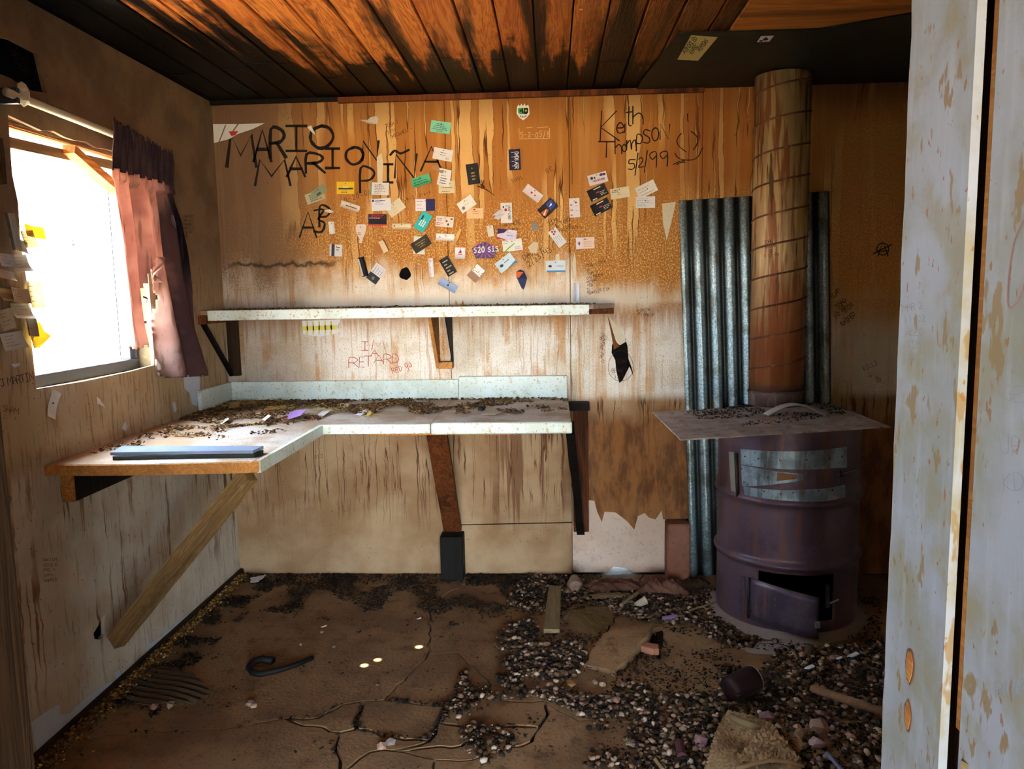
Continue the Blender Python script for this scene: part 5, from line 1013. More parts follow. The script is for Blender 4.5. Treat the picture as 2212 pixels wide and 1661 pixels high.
for (x, y, w_, h, a, c, lb_, cu_, ax) in LW:
    card(x, y, w_, h, a, c, lb_, [(PR_RED if 'red' in lb_ else PR_GRY, ln(x*y, 4 if h > 22 else 2, -.7, .6, -.5, .6, .03))] if 'roll' not in lb_ else (), cu_, ax, .01, 'left', .008, 'cards pinned beside the window', shape=[(-.9, -.9), (-.8, .9), (-.1, .75), (.55, .9), (.7, .1), (1, -.3), (.4, -.8), (-.2, -1)] if 'pointed' in lb_ else None, nail=None)
card(113, 874, 40, 26, 62, '#c9c4bb', 'grubby white card pinned below the window', [(PR_GRY, ln(77, 2, -.6, .3, -.2, .4, .03))], .006, 'u', .003, 'left', .003, None, nail=(.1, .1))
card(212, 868, 28, 18, -30, '#d8cfc8', 'torn white paper scrap below the window middle', [(PR_RED, [rect(-.7, .1, -.3, .5)])], .01, 'u', .003, 'left', .003, None, 'scrap', 'paper_scrap', shape=[(-1, .2), (-.6, 1), (.2, .8), (1, -.8), (.4, -.5), (-.2, -.8)], nail=None)
# ceiling stickers on the heat shield
o, fn = flat('yellow_label', [(1493, 76), (1551, 80), (1508, 131), (1463, 129)], plain('#b5a668', .7), 'yellowed notice label stuck to the black heat shield', 'label', wall=CZ-.012, off=.001, th=.0005)
o2, _ = flat('small_sticker', [(1644, 78), (1672, 77), (1662, 90), (1635, 91)], plain('#b9b9cc', .6), 'small white sticker with a dark figure on the heat shield', 'sticker', [(M['ink'], [[(1648, 84), (1656, 80), (1660, 86), (1650, 88)], [(1641, 87), (1648, 86), (1647, 90), (1640, 90)]])], wall=CZ-.012, off=.001, th=.0005)
cf = lambda x, y: tuple(onZ(x, -y, CZ-.0142))
for i, (t, x, y, h) in enumerate((('PERSONS', 1512, 112, 8), ('AUTHORIZED', 1480, 117, 8), ('RESTRICTED', 1497, 98, 0), ('AREA NO', 1482, 127, 0))):
    if h: wr(t, x, y, 9, 52, .62, 1.3, M['ink'], cf, o, 'lettering', jit=.03)
wr('ENTRY', 1495, 117, 9, 52, .62, 1.3, M['ink'], cf, o, 'lettering', jit=.03)
# scribble on the pipe
pm = MB()
def pf(x, y):
    v = ray(x, -y); a = v[0]**2+v[1]**2; b = -2*(v[0]*PC[0]+v[1]*PC[1]); rr = PR+.003; c = PC[0]**2+PC[1]**2-rr*rr
    t = (-b-math.sqrt(max(0, b*b-4*a*c)))/(2*a); return (v[0]*t, v[1]*t, CAMZ+v[2]*t)
for t, x, y in (('JOHN', 1651, 527), ('MARLOW', 1648, 537), ('OF', 1662, 547), ('1-12-14', 1650, 557)): wr(t, x, y, 7, 8, .9, .9, M['brownink'], pf, fp, mb=pm)
add('marker_writing', pm, M['brownink'], fp, norm=False)

# ================================================================== THINGS ON THE FLOOR
def fz(x, y, z=0.): return onZ(x, y, z)
def inpoly(x, y, pl):
    c = False; n = len(pl); j = n-1
    for i in range(n):
        xi, yi = pl[i]; xj, yj = pl[j]
        if (yi > y) != (yj > y) and x < (xj-xi)*(y-yi)/(yj-yi)+xi: c = not c
        j = i
    return c
def to_px(p):
    q = RM.T @ (np.array([p[0], p[1], p[2]-CAMZ])); return CX+F*q[0]/q[2], CY+F*q[1]/q[2]
# plank
add('loose_plank', MB().prism([tuple(fz(x, y)[:2]) for x, y in ((1174, 1371), (1209, 1371), (1212, 1276), (1186, 1274), (1182, 1305), (1178, 1330))], zf(.006), .018), M['grey'], label='short grey-brown plank lying on the floor before the back wall', cat='plank', bevel=.002)
# broom head: bound straw bristles
bc = fz(1262, 1358); hd = empty('broom_head', (bc[0], bc[1], 0), 'worn straw broom head lying in the rubble right of the plank', 'broom')
mb = MB()
for k in range(150):
    a = random.uniform(-.75, .75); t0_ = random.uniform(-1, 1); s = fz(1240, 1345)
    b0 = np.array([s[0]+.05*t0_*.6, s[1]+.07*abs(t0_)*.5, .03+random.uniform(-.015, .02)]); L = random.uniform(.10, .17)
    d = np.array([math.cos(-.55+a*.7), math.sin(-.55+a*.7), random.uniform(-.12, .05)]); m_ = b0+d*L*.5+np.array([0, 0, .008]); e = b0+d*L; e[2] = max(.004, e[2]*.3)
    mb.tube([b0, m_, e], .0016, 3, False, r2=.0008)
add('bristles', mb, plain('#604620', .8), hd)
s = fz(1242, 1345); add('binding', MB().tube([(s[0]-.045, s[1]-.04, .03), (s[0]-.02, s[1]+.01, .045), (s[0]+.04, s[1]+.09, .03)], .010, 8), plain('#4a3320', .8), hd, smooth=True)
# crumpled cloths
def cloth(name, cx, cy, wx, wy, h, seed, mat, label, ang=0., cat='cloth'):
    r = np.random.default_rng(seed); k = [(r.uniform(4, 26), r.uniform(4, 26), r.uniform(0, 6), r.uniform(.3, 1)) for _ in range(7)]; c = fz(cx, cy); ca, sa = math.cos(ang), math.sin(ang)
    ph = [r.uniform(0, 6) for _ in range(6)]
    def fn(u, v):
        x = (u-.5)*wx*(1+.12*math.sin(v*9+ph[0])); y = (v-.5)*wy*(1+.18*math.sin(u*8+ph[1])); e = min(1, 4*min(u, 1-u)+.1)*min(1, 4*min(v, 1-v)+.1)
        z = sum(q*(1-abs(math.sin(a*u+b*v*.7+p))) for a, b, p, q in k)/7
        return (c[0]+x*ca-y*sa, c[1]+x*sa+y*ca, .006+h*e*(.25+z*1.4))
    return add(name, MB().grid(fn, 40, 26), mat, label=label, cat=cat, smooth=True, solid=.003)
cloth('crumpled_cloth', 1325, 1272, .26, .12, .05, 3, M['rag'], 'dirty brown crumpled cloth at the foot of the back wall', .1)
cloth('crumpled_cloth', 1432, 1276, .22, .13, .06, 9, m_cloth('rosy_brown_cloth', '#7d5848', '#644337'), 'rosy brown folded cloth near the corrugated sheet foot', -.15)
cloth('crumpled_cloth', 1505, 1268, .13, .08, .04, 12, m_cloth('dark_brown_cloth', '#40301f', '#32261b'), 'dark brown flattened rag between the rosy cloth and the drum', .3)
cloth('crumpled_cloth', 1320, 1292, .20, .045, .02, 15, m_cloth('light_brown_cloth', '#7c6349', '#5f4a36'), 'narrow light brown rag strip in front of the brown cloth', .12)
c = fz(1242, 1278); r_ = .036
def cupf(u, v):
    t = 2*PI*u; rr = r_*(1+.15*math.sin(3*t+v*3))*(.75+.25*v); return (c[0]+rr*math.cos(t), c[1]-.02+.05*v-.0, .036+rr*math.sin(t)*.95)
add('crushed_cup', MB().grid(cupf, 24, 6).grid(lambda u, v: (c[0]+r_*.78*v*math.cos(2*PI*u)*(1+.1*math.sin(6*PI*u)), c[1]-.02+.006*math.sin(v*9+u*12), .036+r_*.76*v*math.sin(2*PI*u)), 24, 4), plain('#8f7363', .9), label='crushed pale paper cup beside the brown cloth', cat='cup', smooth=True, solid=.001, norm=False)
# concrete block by the corrugated sheet
bl = MB(); bl.box((.553, 3.70, 0), (.665, 3.80, .285)); add('concrete_block', bl, M['block'], label='upright brown concrete block leaning at the wall left of the corrugated sheet', cat='block', bevel=.008)
add('concrete_block_top', MB().box((0, 0, 0), (.001, .001, .001)), M['block']) if False else None
# broken brick in the heaved slab, and hole
c = fz(1402, 1408); add('broken_brick', MB().prism(rough_poly([(c[0]-.035, c[1]-.005), (c[0]-.01, c[1]+.03), (c[0]+.04, c[1]+.01), (c[0]+.035, c[1]-.03), (c[0]+.01, c[1]-.035)], .02, .003), zf(.0), .028), plain('#a56e56', .9), label='broken reddish brick piece wedged under the heaved slab', cat='brick', bevel=.003)
# dark red can
cc = fz(1600, 1512); a = Vector((cc[0]-.045, cc[1]-.02, .048)); b = Vector((cc[0]+.05, cc[1]+.035, .06))
def canf(u, v):
    d = (b-a); p = a+d*v; ax = d.normalized(); s1 = ax.cross(Vector((0, 0, 1))).normalized(); s2 = ax.cross(s1); rr = (.040+.008*v)*(1+.05*math.sin(4*PI*u+v*3)); q = p+s1*math.cos(2*PI*u)*rr+s2*math.sin(2*PI*u)*rr
    return (q.x, q.y, max(.002, q.z))
can = add('tin_can', MB().grid(canf, 32, 6).grid(lambda u, v: tuple(a.lerp(Vector(canf(u, 0)), v)), 32, 2), plain('#250f0f', .6, .2), label='dark red dented tin can lying on its side in the gravel', cat='can', smooth=True, solid=.0015, norm=False)
rim = [canf(k/32, 1.0) for k in range(33)]; add('rim', MB().tube(rim, .002, 5, False), plain('#a08c7a', .5, .4), can)
# round wooden handle
p0 = fz(1758, 1488, .02); p1 = fz(1900, 1536, .02); d_ = p1-p0
add('wooden_handle', MB().tube([p0-d_*.012, p0, p0+d_*.5, p1+d_*.5], .0155, 14).rock(tuple(p0-d_*.015), .0145, (1, 1, 1)), m_wood('dull_handle_wood', '#8c6a50', '#7a5a44', '#4a3528', 0, 1., amt=.3), label='round wooden tool handle lying on gravel beside the door frame', cat='handle', smooth=True)
# carpet scrap with folded corner
cp = [tuple(fz(x, y)[:2]) for x, y in ((1572, 1546), (1648, 1572), (1725, 1661), (1760, 1760), (1480, 1790), (1527, 1661), (1556, 1570))]
def bumpgrid(pl, zfn, res=.008):
    xs_ = [p[0] for p in pl]; ys_ = [p[1] for p in pl]; x0, x1, y0, y1 = min(xs_), max(xs_), min(ys_), max(ys_); nu = max(2, int((x1-x0)/res)); nv = max(2, int((y1-y0)/res))
    return MB().grid(lambda u, v: (x0+(x1-x0)*u, y0+(y1-y0)*v, zfn(x0+(x1-x0)*u, y0+(y1-y0)*v)), nu, nv, lambda u, v: inpoly(x0+(x1-x0)*u, y0+(y1-y0)*v, pl))
ct = add('carpet_scrap', bumpgrid(cp, lambda x, y: .022+.008*math.sin(x*30+y*8)+random.uniform(-.0025, .0025), .006), M['carpet'], label='tan carpet scrap with a folded corner on the gravel', cat='carpet', solid=.006)
fold = [tuple(fz(x, y)[:2]) for x, y in ((1660, 1578), (1730, 1668), (1590, 1668), (1625, 1625))]
add('folded_corner', bumpgrid(fold, lambda x, y: .036+.003*math.sin(x*200)*math.cos(y*200)+random.uniform(-.005, .005), .006), M['carpet'], ct, solid=.006)
add('folded_edge', MB().tube([fz(1580, 1548, .03), fz(1600, 1560, .035), fz(1620, 1566, .036), fz(1642, 1572, .03)], .012, 8), M['cream'] if False else plain('#8d7a58', .9), ct, smooth=True)
add('selvedge', MB().tube([fz(1590, 1662, .045), fz(1625, 1650, .047), fz(1665, 1642, .048), fz(1705, 1645, .045), fz(1738, 1655, .04)], .0055, 8), plain('#8a6a4c', .9), ct, smooth=True)
# small finds
def tube_thing(name, a, b, r, mat, label, cat, z=.012, n=12, r2=None): return add(name, MB().tube([fz(*a, z), fz(*b, z)], r, n, r2=r2), mat, label=label, cat=cat, smooth=False)
tube_thing('metal_tube', (1786, 1627), (1822, 1668), .007, plain('#8088a8', .4, .5), 'thin bluish metal tube in the gravel at the bottom edge', 'tube', .014)
tube_thing('pipe_stub', (1467, 1604), (1473, 1634), .014, plain('#5a3236', .6, .2), 'short dark reddish pipe stub in the gravel', 'pipe', .016)
tube_thing('plastic_tube', (1433, 1337), (1462, 1332), .011, plain('#8a6490', .5), 'small mauve plastic tube left of the drum', 'tube', .014)
tube_thing('wood_stick', (1342, 1308), (1377, 1281), .010, M['grey'], 'short flat stick lying between the cloths', 'stick', .012)
tube_thing('wood_stick', (1488, 1318), (1548, 1300), .0035, M['grey'], 'thin pale twig lying toward the drum', 'stick', .02)
tube_thing('wood_stick', (1415, 1640), (1432, 1662), .006, plain('#8a7350', .8), 'short tan stick at the bottom edge of the gravel', 'stick', .014)
c = fz(1383, 1312); add('white_cup', MB().tube([(c[0]-.02, c[1]-.01, .014), (c[0]+.025, c[1]+.01, .03)], .013, 12, r2=.018), plain('#b9ab92', .7), label='small off-white cup tipped over in front of the cloths', cat='cup')
c = fz(1745, 1418); add('wood_stub', MB().tube([(c[0], c[1], 0), (c[0]+.01, c[1]+.004, .045)], .016, 10), plain('#4b3a2a', .9), label='small brown stub standing in the gravel before the drum', cat='stub')
# black rubber strap and ribbed mat scrap
mb = MB(); ribpts = [fz(x, y, .008) for x, y in ((590, 1428), (566, 1424), (546, 1430), (538, 1442), (545, 1452), (562, 1456), (600, 1448), (640, 1436), (676, 1420))]
mb.tube(ribpts, .017, 8, r2=.009); add('rubber_strap', mb, plain('#0f0c0a', .7), label='black hook-shaped rubber strap lying on the concrete', cat='strap', smooth=True)
mt = [tuple(fz(x, y)[:2]) for x, y in ((330, 1440), (385, 1450), (440, 1480), (462, 1502), (430, 1520), (380, 1530), (300, 1525), (275, 1512), (290, 1480))]
add('ribbed_mat', bumpgrid(mt, lambda x, y: .010+.005*math.sin((x*.35+y)*190)+.004*math.sin(x*22), .005), plain('#54402c', .9), label='dark ribbed mat scrap near the left wall on the floor', cat='mat', solid=.004)
c = fz(555, 1258); add('paper_scrap', MB().prism(rough_poly([(c[0]-.035, c[1]), (c[0]+.035, c[1]+.03), (c[0]+.02, c[1]-.03), (c[0]-.02, c[1]-.035)], .015, .005), lambda u, v, w_: (u, v, .02+.2*(v-c[1])+w_), .004), plain('#c9b9b4', .8), label='white plaster scrap on dark litter near the left corner', cat='scrap')
for i, (x, y, s_, lb_) in enumerate(((1842, 1425, .022, 'bright white plaster chip before the door frame, rearmost'), (1748, 1452, .018, 'white plaster chip standing left of the other one'), (1812, 1432, .012, 'small whitish flake between two plaster chips'), (905, 1345, .012, 'pale pinkish chip on the bare middle floor'), (700, 1362, .013, 'small beige chip on the bare floor left of centre'))):
    c = fz(x, y); add('plaster_chip', MB().prism(rough_poly([(c[0]-s_, c[1]), (c[0]+s_*.7, c[1]+s_*.5), (c[0]+s_, c[1]-s_*.3), (c[0]-s_*.2, c[1]-s_*.6)], .012, .002, i), lambda u, v, w_: (u, v, .018+.3*(u-c[0])+w_), .005), plain('#cdd0da' if i < 3 else '#b58f7c', .8), label=lb_, cat='chip')

# ------------------------------------------------------------------ loose rubble
G_HEAVY = [[(1062, 1385), (1100, 1350), (1150, 1335), (1180, 1385), (1230, 1385), (1300, 1360), (1290, 1395), (1268, 1420), (1265, 1450), (1310, 1480), (1390, 1490), (1420, 1515), (1400, 1535), (1330, 1550), (1270, 1555), (1200, 1520), (1120, 1495), (1080, 1480), (1068, 1440), (1110, 1410), (1050, 1395)],
           [(1390, 1530), (1430, 1505), (1550, 1495), (1560, 1440), (1640, 1440), (1700, 1400), (1930, 1390), (1930, 1700), (1340, 1700), (1360, 1640), (1350, 1590)],
           [(1220, 1260), (1560, 1270), (1570, 1345), (1640, 1400), (1560, 1400), (1500, 1350), (1420, 1345), (1330, 1330), (1300, 1310), (1220, 1300)],
           [(1130, 1245), (1260, 1245), (1260, 1290), (1150, 1330), (1090, 1300)]]
def scatter(n, px_region, seed, dens=None, zmax=0.):
    r = np.random.default_rng(seed); out = []; tries = 0
    xs_ = [p[0] for p in px_region]; ys_ = [p[1] for p in px_region]
    W_ = [fz(x, min(y, 1900))[:2] for x, y in px_region]; wx = [p[0] for p in W_]; wy = [p[1] for p in W_]
    while len(out) < n and tries < n*14:
        tries += 1; X = r.uniform(min(wx), max(wx)); Y = r.uniform(min(wy), max(wy))
        if not inpoly(X, Y, W_) or (X-DC[0])**2+(Y-DC[1])**2 < .31**2 or Y > 3.79: continue
        if dens is not None and r.random() > dens(X, Y): continue
        out.append((X, Y))
    return out
from mathutils import noise as mno
def patch(X, Y, f=5., th=.0, k=4.): return max(0., min(1., .5+k*(mno.noise(Vector((X*f, Y*f, 3.3)))-th)))
ico = np.array([(0, 0, 1), (.894, 0, .447), (.276, .851, .447), (-.724, .526, .447), (-.724, -.526, .447), (.276, -.851, .447), (.724, .526, -.447), (-.276, .851, -.447), (-.894, 0, -.447), (-.276, -.851, -.447), (.724, -.526, -.447), (0, 0, -1)])
icof = np.array(ICO)
octv = np.array([(1, 0, 0), (0, 1, 0), (-1, 0, 0), (0, -1, 0), (0, 0, 1), (0, 0, -1)], float); octf = np.array([(0, 1, 4), (1, 2, 4), (2, 3, 4), (3, 0, 4), (1, 0, 5), (2, 1, 5), (3, 2, 5), (0, 3, 5)])
def bits(name, pts, smin, smax, mat, parent=None, label=None, cat=None, asp=(1, .75, .55), tmpl='ico', z0=0., zj=0., seed=1, tonefn=None):
    r = np.random.default_rng(seed); n = len(pts)
    if not n: return
    V0, F0 = (ico, icof) if tmpl == 'ico' else (octv, octf); m = len(V0)
    s = smin+(smax-smin)*r.random(n)**2.2; q = r.uniform(0, 2*PI, n); tl_ = r.uniform(-.5, .5, n)
    v = V0[None]*np.array(asp)[None, None]*(1+r.uniform(-.25, .25, (n, m, 1)))*s[:, None, None]
    x = v[..., 0]; y = v[..., 1]; z = v[..., 2]; x, z = x*np.cos(tl_)[:, None]-z*np.sin(tl_)[:, None], x*np.sin(tl_)[:, None]+z*np.cos(tl_)[:, None]
    c, s_ = np.cos(q)[:, None], np.sin(q)[:, None]; X = x*c-y*s_; Y = x*s_+y*c
    pz_ = np.array([p[2] if len(p) > 2 else z0 for p in pts])+s*asp[2]*.55+r.uniform(0, 1, n)*zj
    co_ = np.stack([X+np.array([p[0] for p in pts])[:, None], Y+np.array([p[1] for p in pts])[:, None], z+pz_[:, None]], -1).reshape(-1, 3)
    fc = (F0[None]+(np.arange(n)*m)[:, None, None]).reshape(-1, 3)
    org = np.array([co_[:, 0].mean(), co_[:, 1].mean(), z0])
    me = bpy.data.meshes.new(name); me.vertices.add(len(co_)); me.vertices.foreach_set('co', (co_-org).ravel())
    me.loops.add(len(fc)*3); me.loops.foreach_set('vertex_index', fc.ravel().astype(np.int32)); me.polygons.add(len(fc)); me.polygons.foreach_set('loop_start', np.arange(0, len(fc)*3, 3, dtype=np.int32)); me.polygons.foreach_set('loop_total', np.full(len(fc), 3, dtype=np.int32)); me.update(calc_edges=True)
    at = me.attributes.new('tone', 'FLOAT', 'POINT'); at.data.foreach_set('value', np.repeat(r.random(n), m).astype(np.float32)); me.materials.append(mat)
    o = bpy.data.objects.new(name, me); COL.objects.link(o); ORG[o] = org; o['kind'] = 'stuff'
    if parent: o.parent = parent; o.location = org-ORG[parent]
    else: o.location = org
    if label: o['label'] = label
    if cat: o['category'] = cat
    return o
gravm = m_attr('mixed_gravel', [(0, '#1c130d'), (.2, '#2a1c11'), (.4, '#4b3825'), (.62, '#6e5540'), (.82, '#927663'), (.94, '#b39f8c')])
litm = m_attr('dark_leaf_litter', [(0, '#0a0705'), (.4, '#130d08'), (.7, '#20150d'), (.88, '#3d2b1a'), (.97, '#755a3e')])
huskm = m_attr('brown_husks', [(0, '#3a2312'), (.3, '#5d3c22'), (.6, '#7e5a35'), (.85, '#a58452'), (.96, '#c6ab7c')])
sungritm = m_attr('painted_sunlit_grit', [(0, '#4f3416'), (.3, '#7c5626'), (.6, '#a67a3a'), (.85, '#c39a58'), (.95, '#d9bc86')])  # grit tinted gold to stand in for sunlight leaking at the wall foot
gp_ = []
gp_ += scatter(3300, G_HEAVY[0], 1, lambda X, Y: patch(X, Y, 6, -.15)); gp_ += scatter(6500, G_HEAVY[1], 2, lambda X, Y: patch(X, Y, 4, -.3)); gp_ += scatter(3200, G_HEAVY[2], 3); gp_ += scatter(1200, G_HEAVY[3], 4)
wide = [(-200, 1238), (1960, 1238), (1960, 1700), (-400, 1700)]
gp_ += scatter(700, [(1000, 1450), (1400, 1480), (1450, 1661), (900, 1661)], 5, lambda X, Y: patch(X, Y, 5, .15))
bits('loose_gravel', gp_, .003, .015, gravm, label='loose mixed gravel strewn over the floor toward the stove and door frame', cat='gravel', zj=.008, seed=5)
lt_ = scatter(5200, [(470, 1240), (1240, 1240), (1150, 1330), (1000, 1350), (860, 1370), (640, 1330), (470, 1310), (430, 1290)], 11, lambda X, Y: patch(X, Y, 7, .0, 5)*(1 if Y > 3.3 else .7))
lt_ += scatter(1800, [(500, 1238), (1300, 1238), (1300, 1262), (480, 1262)], 12)
lt_ += scatter(5200, [(1140, 1240), (1900, 1290), (1930, 1661), (1340, 1700), (1280, 1540), (1060, 1480), (1090, 1340)], 13, lambda X, Y: patch(X, Y, 5, -.05, 4))
lt_ += scatter(2200, [(520, 1238), (440, 1310), (330, 1400), (250, 1460), (190, 1540), (330, 1560), (420, 1440), (520, 1340), (600, 1260)], 14, lambda X, Y: patch(X, Y, 8, .05, 5))
lt_ += scatter(900, wide, 15, lambda X, Y: patch(X, Y, 9, .28, 6))
ck = []
for a_, b_ in (('b', 'c'), ('c', 'd'), ('d', 'e'), ('e', 'f'), ('g', 'h'), ('h', 'i'), ('i', 'j'), ('j', 'k'), ('k', 'l'), ('l', 'm'), ('m', 'n'), ('g', 'D1'), ('D1', 'D2'), ('D2', 'D3'), ('D3', 'D4'), ('D4', 'G1'), ('G1', 'k'), ('E1', 'E2'), ('E2', 'E3'), ('H1', 'H2'), ('I1', 'I2')):
    n_ = int((26 if a_ in 'ghijkDGdE' or a_[0] in 'DG' else 10)*random.random()*1.5)
    for _ in range(n_): t = random.random(); ck.append((P[a_][0]+(P[b_][0]-P[a_][0])*t+random.gauss(0, .008), P[a_][1]+(P[b_][1]-P[a_][1])*t+random.gauss(0, .008)))
lt_ += ck
lt_ = [p for p in lt_ if not ((p[0]-DC[0])**2+(p[1]-DC[1])**2 < .3**2)]
bits('leaf_litter', lt_, .004, .011, litm, label='dark leaf litter and dirt crumbs strewn along the walls and cracks', cat='litter', asp=(1, .55, .3), tmpl='oct', seed=6, zj=.004)
gd = []
for _ in range(5200):
    Y = random.uniform(1.6, 3.75); w_ = .02+.05*max(0, (3.4-Y)/1.3)*random.random()+abs(random.gauss(0, .012)); gd.append((LX+.022+abs(random.gauss(0, 1))*w_*.6, Y, random.uniform(0, .018)))
bits('wall_grit', gd, .003, .009, sungritm, label='grit painted sunlit gold, heaped along the foot of the left wall', cat='grit', seed=8, asp=(1, .8, .6), tmpl='oct')
# stones big enough to see singly
stn = []
r = np.random.default_rng(21)
def stone(x, y, s, label, c='#8c7060', grp=None, sq=(1, .8, .6)):
    p = fz(x, y); rz = s*.45; o = add('stone', MB().rock((p[0], p[1], rz*.8), s, sq), plain(c, .9), label=label, cat='stone', group=grp, norm=False); return o
stone(540, 1522, .020, 'greyish stone, larger of the pair on bare concrete left of centre', '#8a7468'); stone(548, 1527, .015, 'small pinkish stone touching the larger of the pair left of centre', '#b08a72')
stone(332, 1532, .022, 'rounded reddish stone beside the ribbed mat scrap', '#8d6b58'); stone(367, 1527, .022, 'pale tan stone at the right end of the ribbed mat scrap', '#b39478')
stone(823, 1617, .022, 'pinkish stone at the crack near the bottom middle', '#a07c6c'); stone(842, 1606, .022, 'grey stone beside the pinkish one at the bottom crack', '#74675f')
stone(816, 1480, .010, 'small lone pebble on the middle slab', '#6c5a4a'); stone(722, 1398, .012, 'grey pebble on the bare floor left of centre', '#665a52'); stone(650, 1394, .011, 'pinkish pebble on the bare floor, left of the grey one', '#b8928a'); stone(695, 1367, .012, 'flat beige pebble below the leaf litter', '#a08866')
stone(1330, 1518, .028, 'flat pinkish stone lying alone near the curved crack', '#a57f6c', sq=(1, .7, .45)); stone(1261, 1412, .018, 'pale yellow-grey stone right of the broom head', '#b09c7a')
stone(1234, 1480, .032, 'flat brown-orange stone in the central gravel', '#8d6238', sq=(1, .8, .35)); stone(1512, 1607, .030, 'mauve squarish stone left of the carpet scrap', '#8b6a6c'); stone(1363, 1612, .022, 'grey-tan stone near the gravel left edge', '#897660')
stone(1770, 1578, .045, 'largest pinkish-grey rock in the right gravel', '#9a7d6e'); stone(1660, 1556, .034, 'mauve flat rock beside the carpet corner', '#8f7276', sq=(1, .8, .5)); stone(1765, 1612, .030, 'rounded pink-grey stone below the largest rock', '#a68c8a'); stone(1730, 1590, .030, 'tan stone left of the largest rock', '#8a6f54')
stone(1690, 1640, .028, 'grey-brown stone lying on the folded carpet', '#7a6a58')
GS = 'loose stones in the gravel'
k = 0
used_ = set(); tr_ = 0
while k < 95 and tr_ < 4000:
    tr_ += 1
    X = r.uniform(-.1, 1.2); Y = r.uniform(2.15, 3.45); px, py = to_px((X, Y, 0)); 
    if not any(inpoly(px, py, g_) for g_ in G_HEAVY) or (X-DC[0])**2+(Y-DC[1])**2 < .36**2 or px > 1910: continue
    if 1520 < px < 1700 and 1440 < py: continue
    marks = dict(zip(('beside the tin can', 'beside the broom head', 'near the loose plank', 'near the carpet scrap', 'before the lower stove hatch', 'beside the wooden handle', 'left of the drum foot', 'near the flat brown-orange stone', 'near the curved floor crack', 'by the largest rock', 'near the broken brick', 'at the bottom edge by the metal tube'), ((1600, 1500), (1262, 1358), (1195, 1372), (1580, 1620), (1700, 1420), (1800, 1500), (1520, 1340), (1234, 1480), (1330, 1540), (1770, 1585), (1402, 1408), (1800, 1640))))
    near = min(marks, key=lambda q: (marks[q][0]-px)**2+((marks[q][1]-py)*1.6)**2)
    tones = (('dull brown', '#8c7060'), ('dark brown', '#5f4636'), ('pinkish', '#b08674'), ('mauve', '#8f6f74'), ('pale buff', '#b9a283'), ('grey', '#77706a')); sz = r.choice(['small', 'mid-sized']); tn = tones[tr_ % 6]
    if (sz, tn[0], near) in used_: continue
    used_.add((sz, tn[0], near))
    stone(px, py, r.uniform(.010, .013) if sz == 'small' else r.uniform(.015, .020), f'{sz} {tn[0]} loose stone in the gravel {near}', tn[1], GS); k += 1
# stems and twigs on the floor
for (pa, pb, lb_) in (((712, 1240), (665, 1290), 'thin dry stem leaning from the litter by the back wall'), ((670, 1280), (634, 1335), 'thin dark twig lying on the floor left of centre'), ((1640, 1390), (1715, 1402), 'thin dark twig curved along the ash before the drum')):
    a_ = fz(*pa, .015); b_ = fz(*pb, .01); add('dry_twig', MB().tube([a_, (a_+b_)/2+np.array([.01, 0, .012]), b_], .0018, 5), plain('#4a3520', .9), label=lb_, cat='twig')
# ash and dust on the slab at the stove
for i, (cx_, cy_, rx_, ry_) in enumerate(((1690, 1402, .17, .06), (1860, 1440, .09, .06))):
    c = fz(cx_, cy_); r = random.Random(i); add('ash_patch', MB().prism([(c[0]+rx_*math.cos(t)*r.uniform(.75, 1.15), c[1]+ry_*math.sin(t)*r.uniform(.75, 1.15)) for t in np.linspace(0, 2*PI, 31)[:-1]], zf(.0012), .0012), plain('#9d928c', .95), fo)
# ------------------------------------------------------------------ worktop litter
def on_top(px_region, n, seed, f=6., th=0., z=HT):
    r = np.random.default_rng(seed); W_ = [onZ(x, y, z)[:2] for x, y in px_region]; out = []; tr = 0
    while len(out) < n and tr < n*20:
        tr += 1; X = r.uniform(min(p[0] for p in W_), max(p[0] for p in W_)); Y = r.uniform(min(p[1] for p in W_), max(p[1] for p in W_))
        if inpoly(X, Y, W_) and X > LX+.01 and Y < 3.765 and r.random() < patch(X, Y, f, th, 5): out.append((X, Y, z+.001))
    return out
tp_ = on_top([(430, 888), (470, 862), (700, 862), (985, 862), (985, 882), (900, 900), (720, 910), (640, 920), (560, 918), (440, 930), (330, 940), (280, 955)], 6000, 31, 7, -.05)
tp_ += on_top([(985, 862), (1225, 862), (1225, 890), (985, 895)], 800, 32, 9, .1); tp_ += on_top([(430, 885), (500, 858), (640, 858), (640, 880), (450, 900)], 1300, 33, 3, -.6)
tp_ += on_top([(180, 985), (430, 900), (690, 905), (600, 950), (300, 970)], 500, 34, 8, .2)
for _ in range(500): tp_.append((random.uniform(-1.6, .0), 3.77-abs(random.gauss(0, .02)), HT+.001))
bits('worktop_litter', tp_, .005, .014, huskm, label='brown seed husks and straw litter spread over the worktop', cat='litter', asp=(1, .4, .3), tmpl='oct', z0=HT, zj=.006, seed=9)
mb = MB()
for (cx_, cy_, n_, sp) in ((560, 872, 60, .07), (700, 892, 45, .045), (620, 885, 50, .08), (800, 905, 16, .02), (500, 878, 40, .06)):
    c = onZ(cx_, cy_, HT)
    for _ in range(n_):
        a_ = c+np.array([random.gauss(0, sp), random.gauss(0, sp*.6), 0]); a_[0] = max(LX+.03, a_[0]); t = random.uniform(0, 2*PI); L = random.uniform(.015, .05); b_ = a_+np.array([math.cos(t)*L, math.sin(t)*L, 0]); z1_, z2_ = random.uniform(.003, .02), random.uniform(.003, .02)
        if max(a_[1], b_[1]) > 3.76 or min(a_[0], b_[0]) < LX+.01: continue
        mb.tube([(a_[0], a_[1], HT+z1_), tuple((a_+b_)/2+np.array([.003, .003, (z1_+z2_)/2+.004])), (b_[0], b_[1], HT+z2_)], .0009, 3, False)
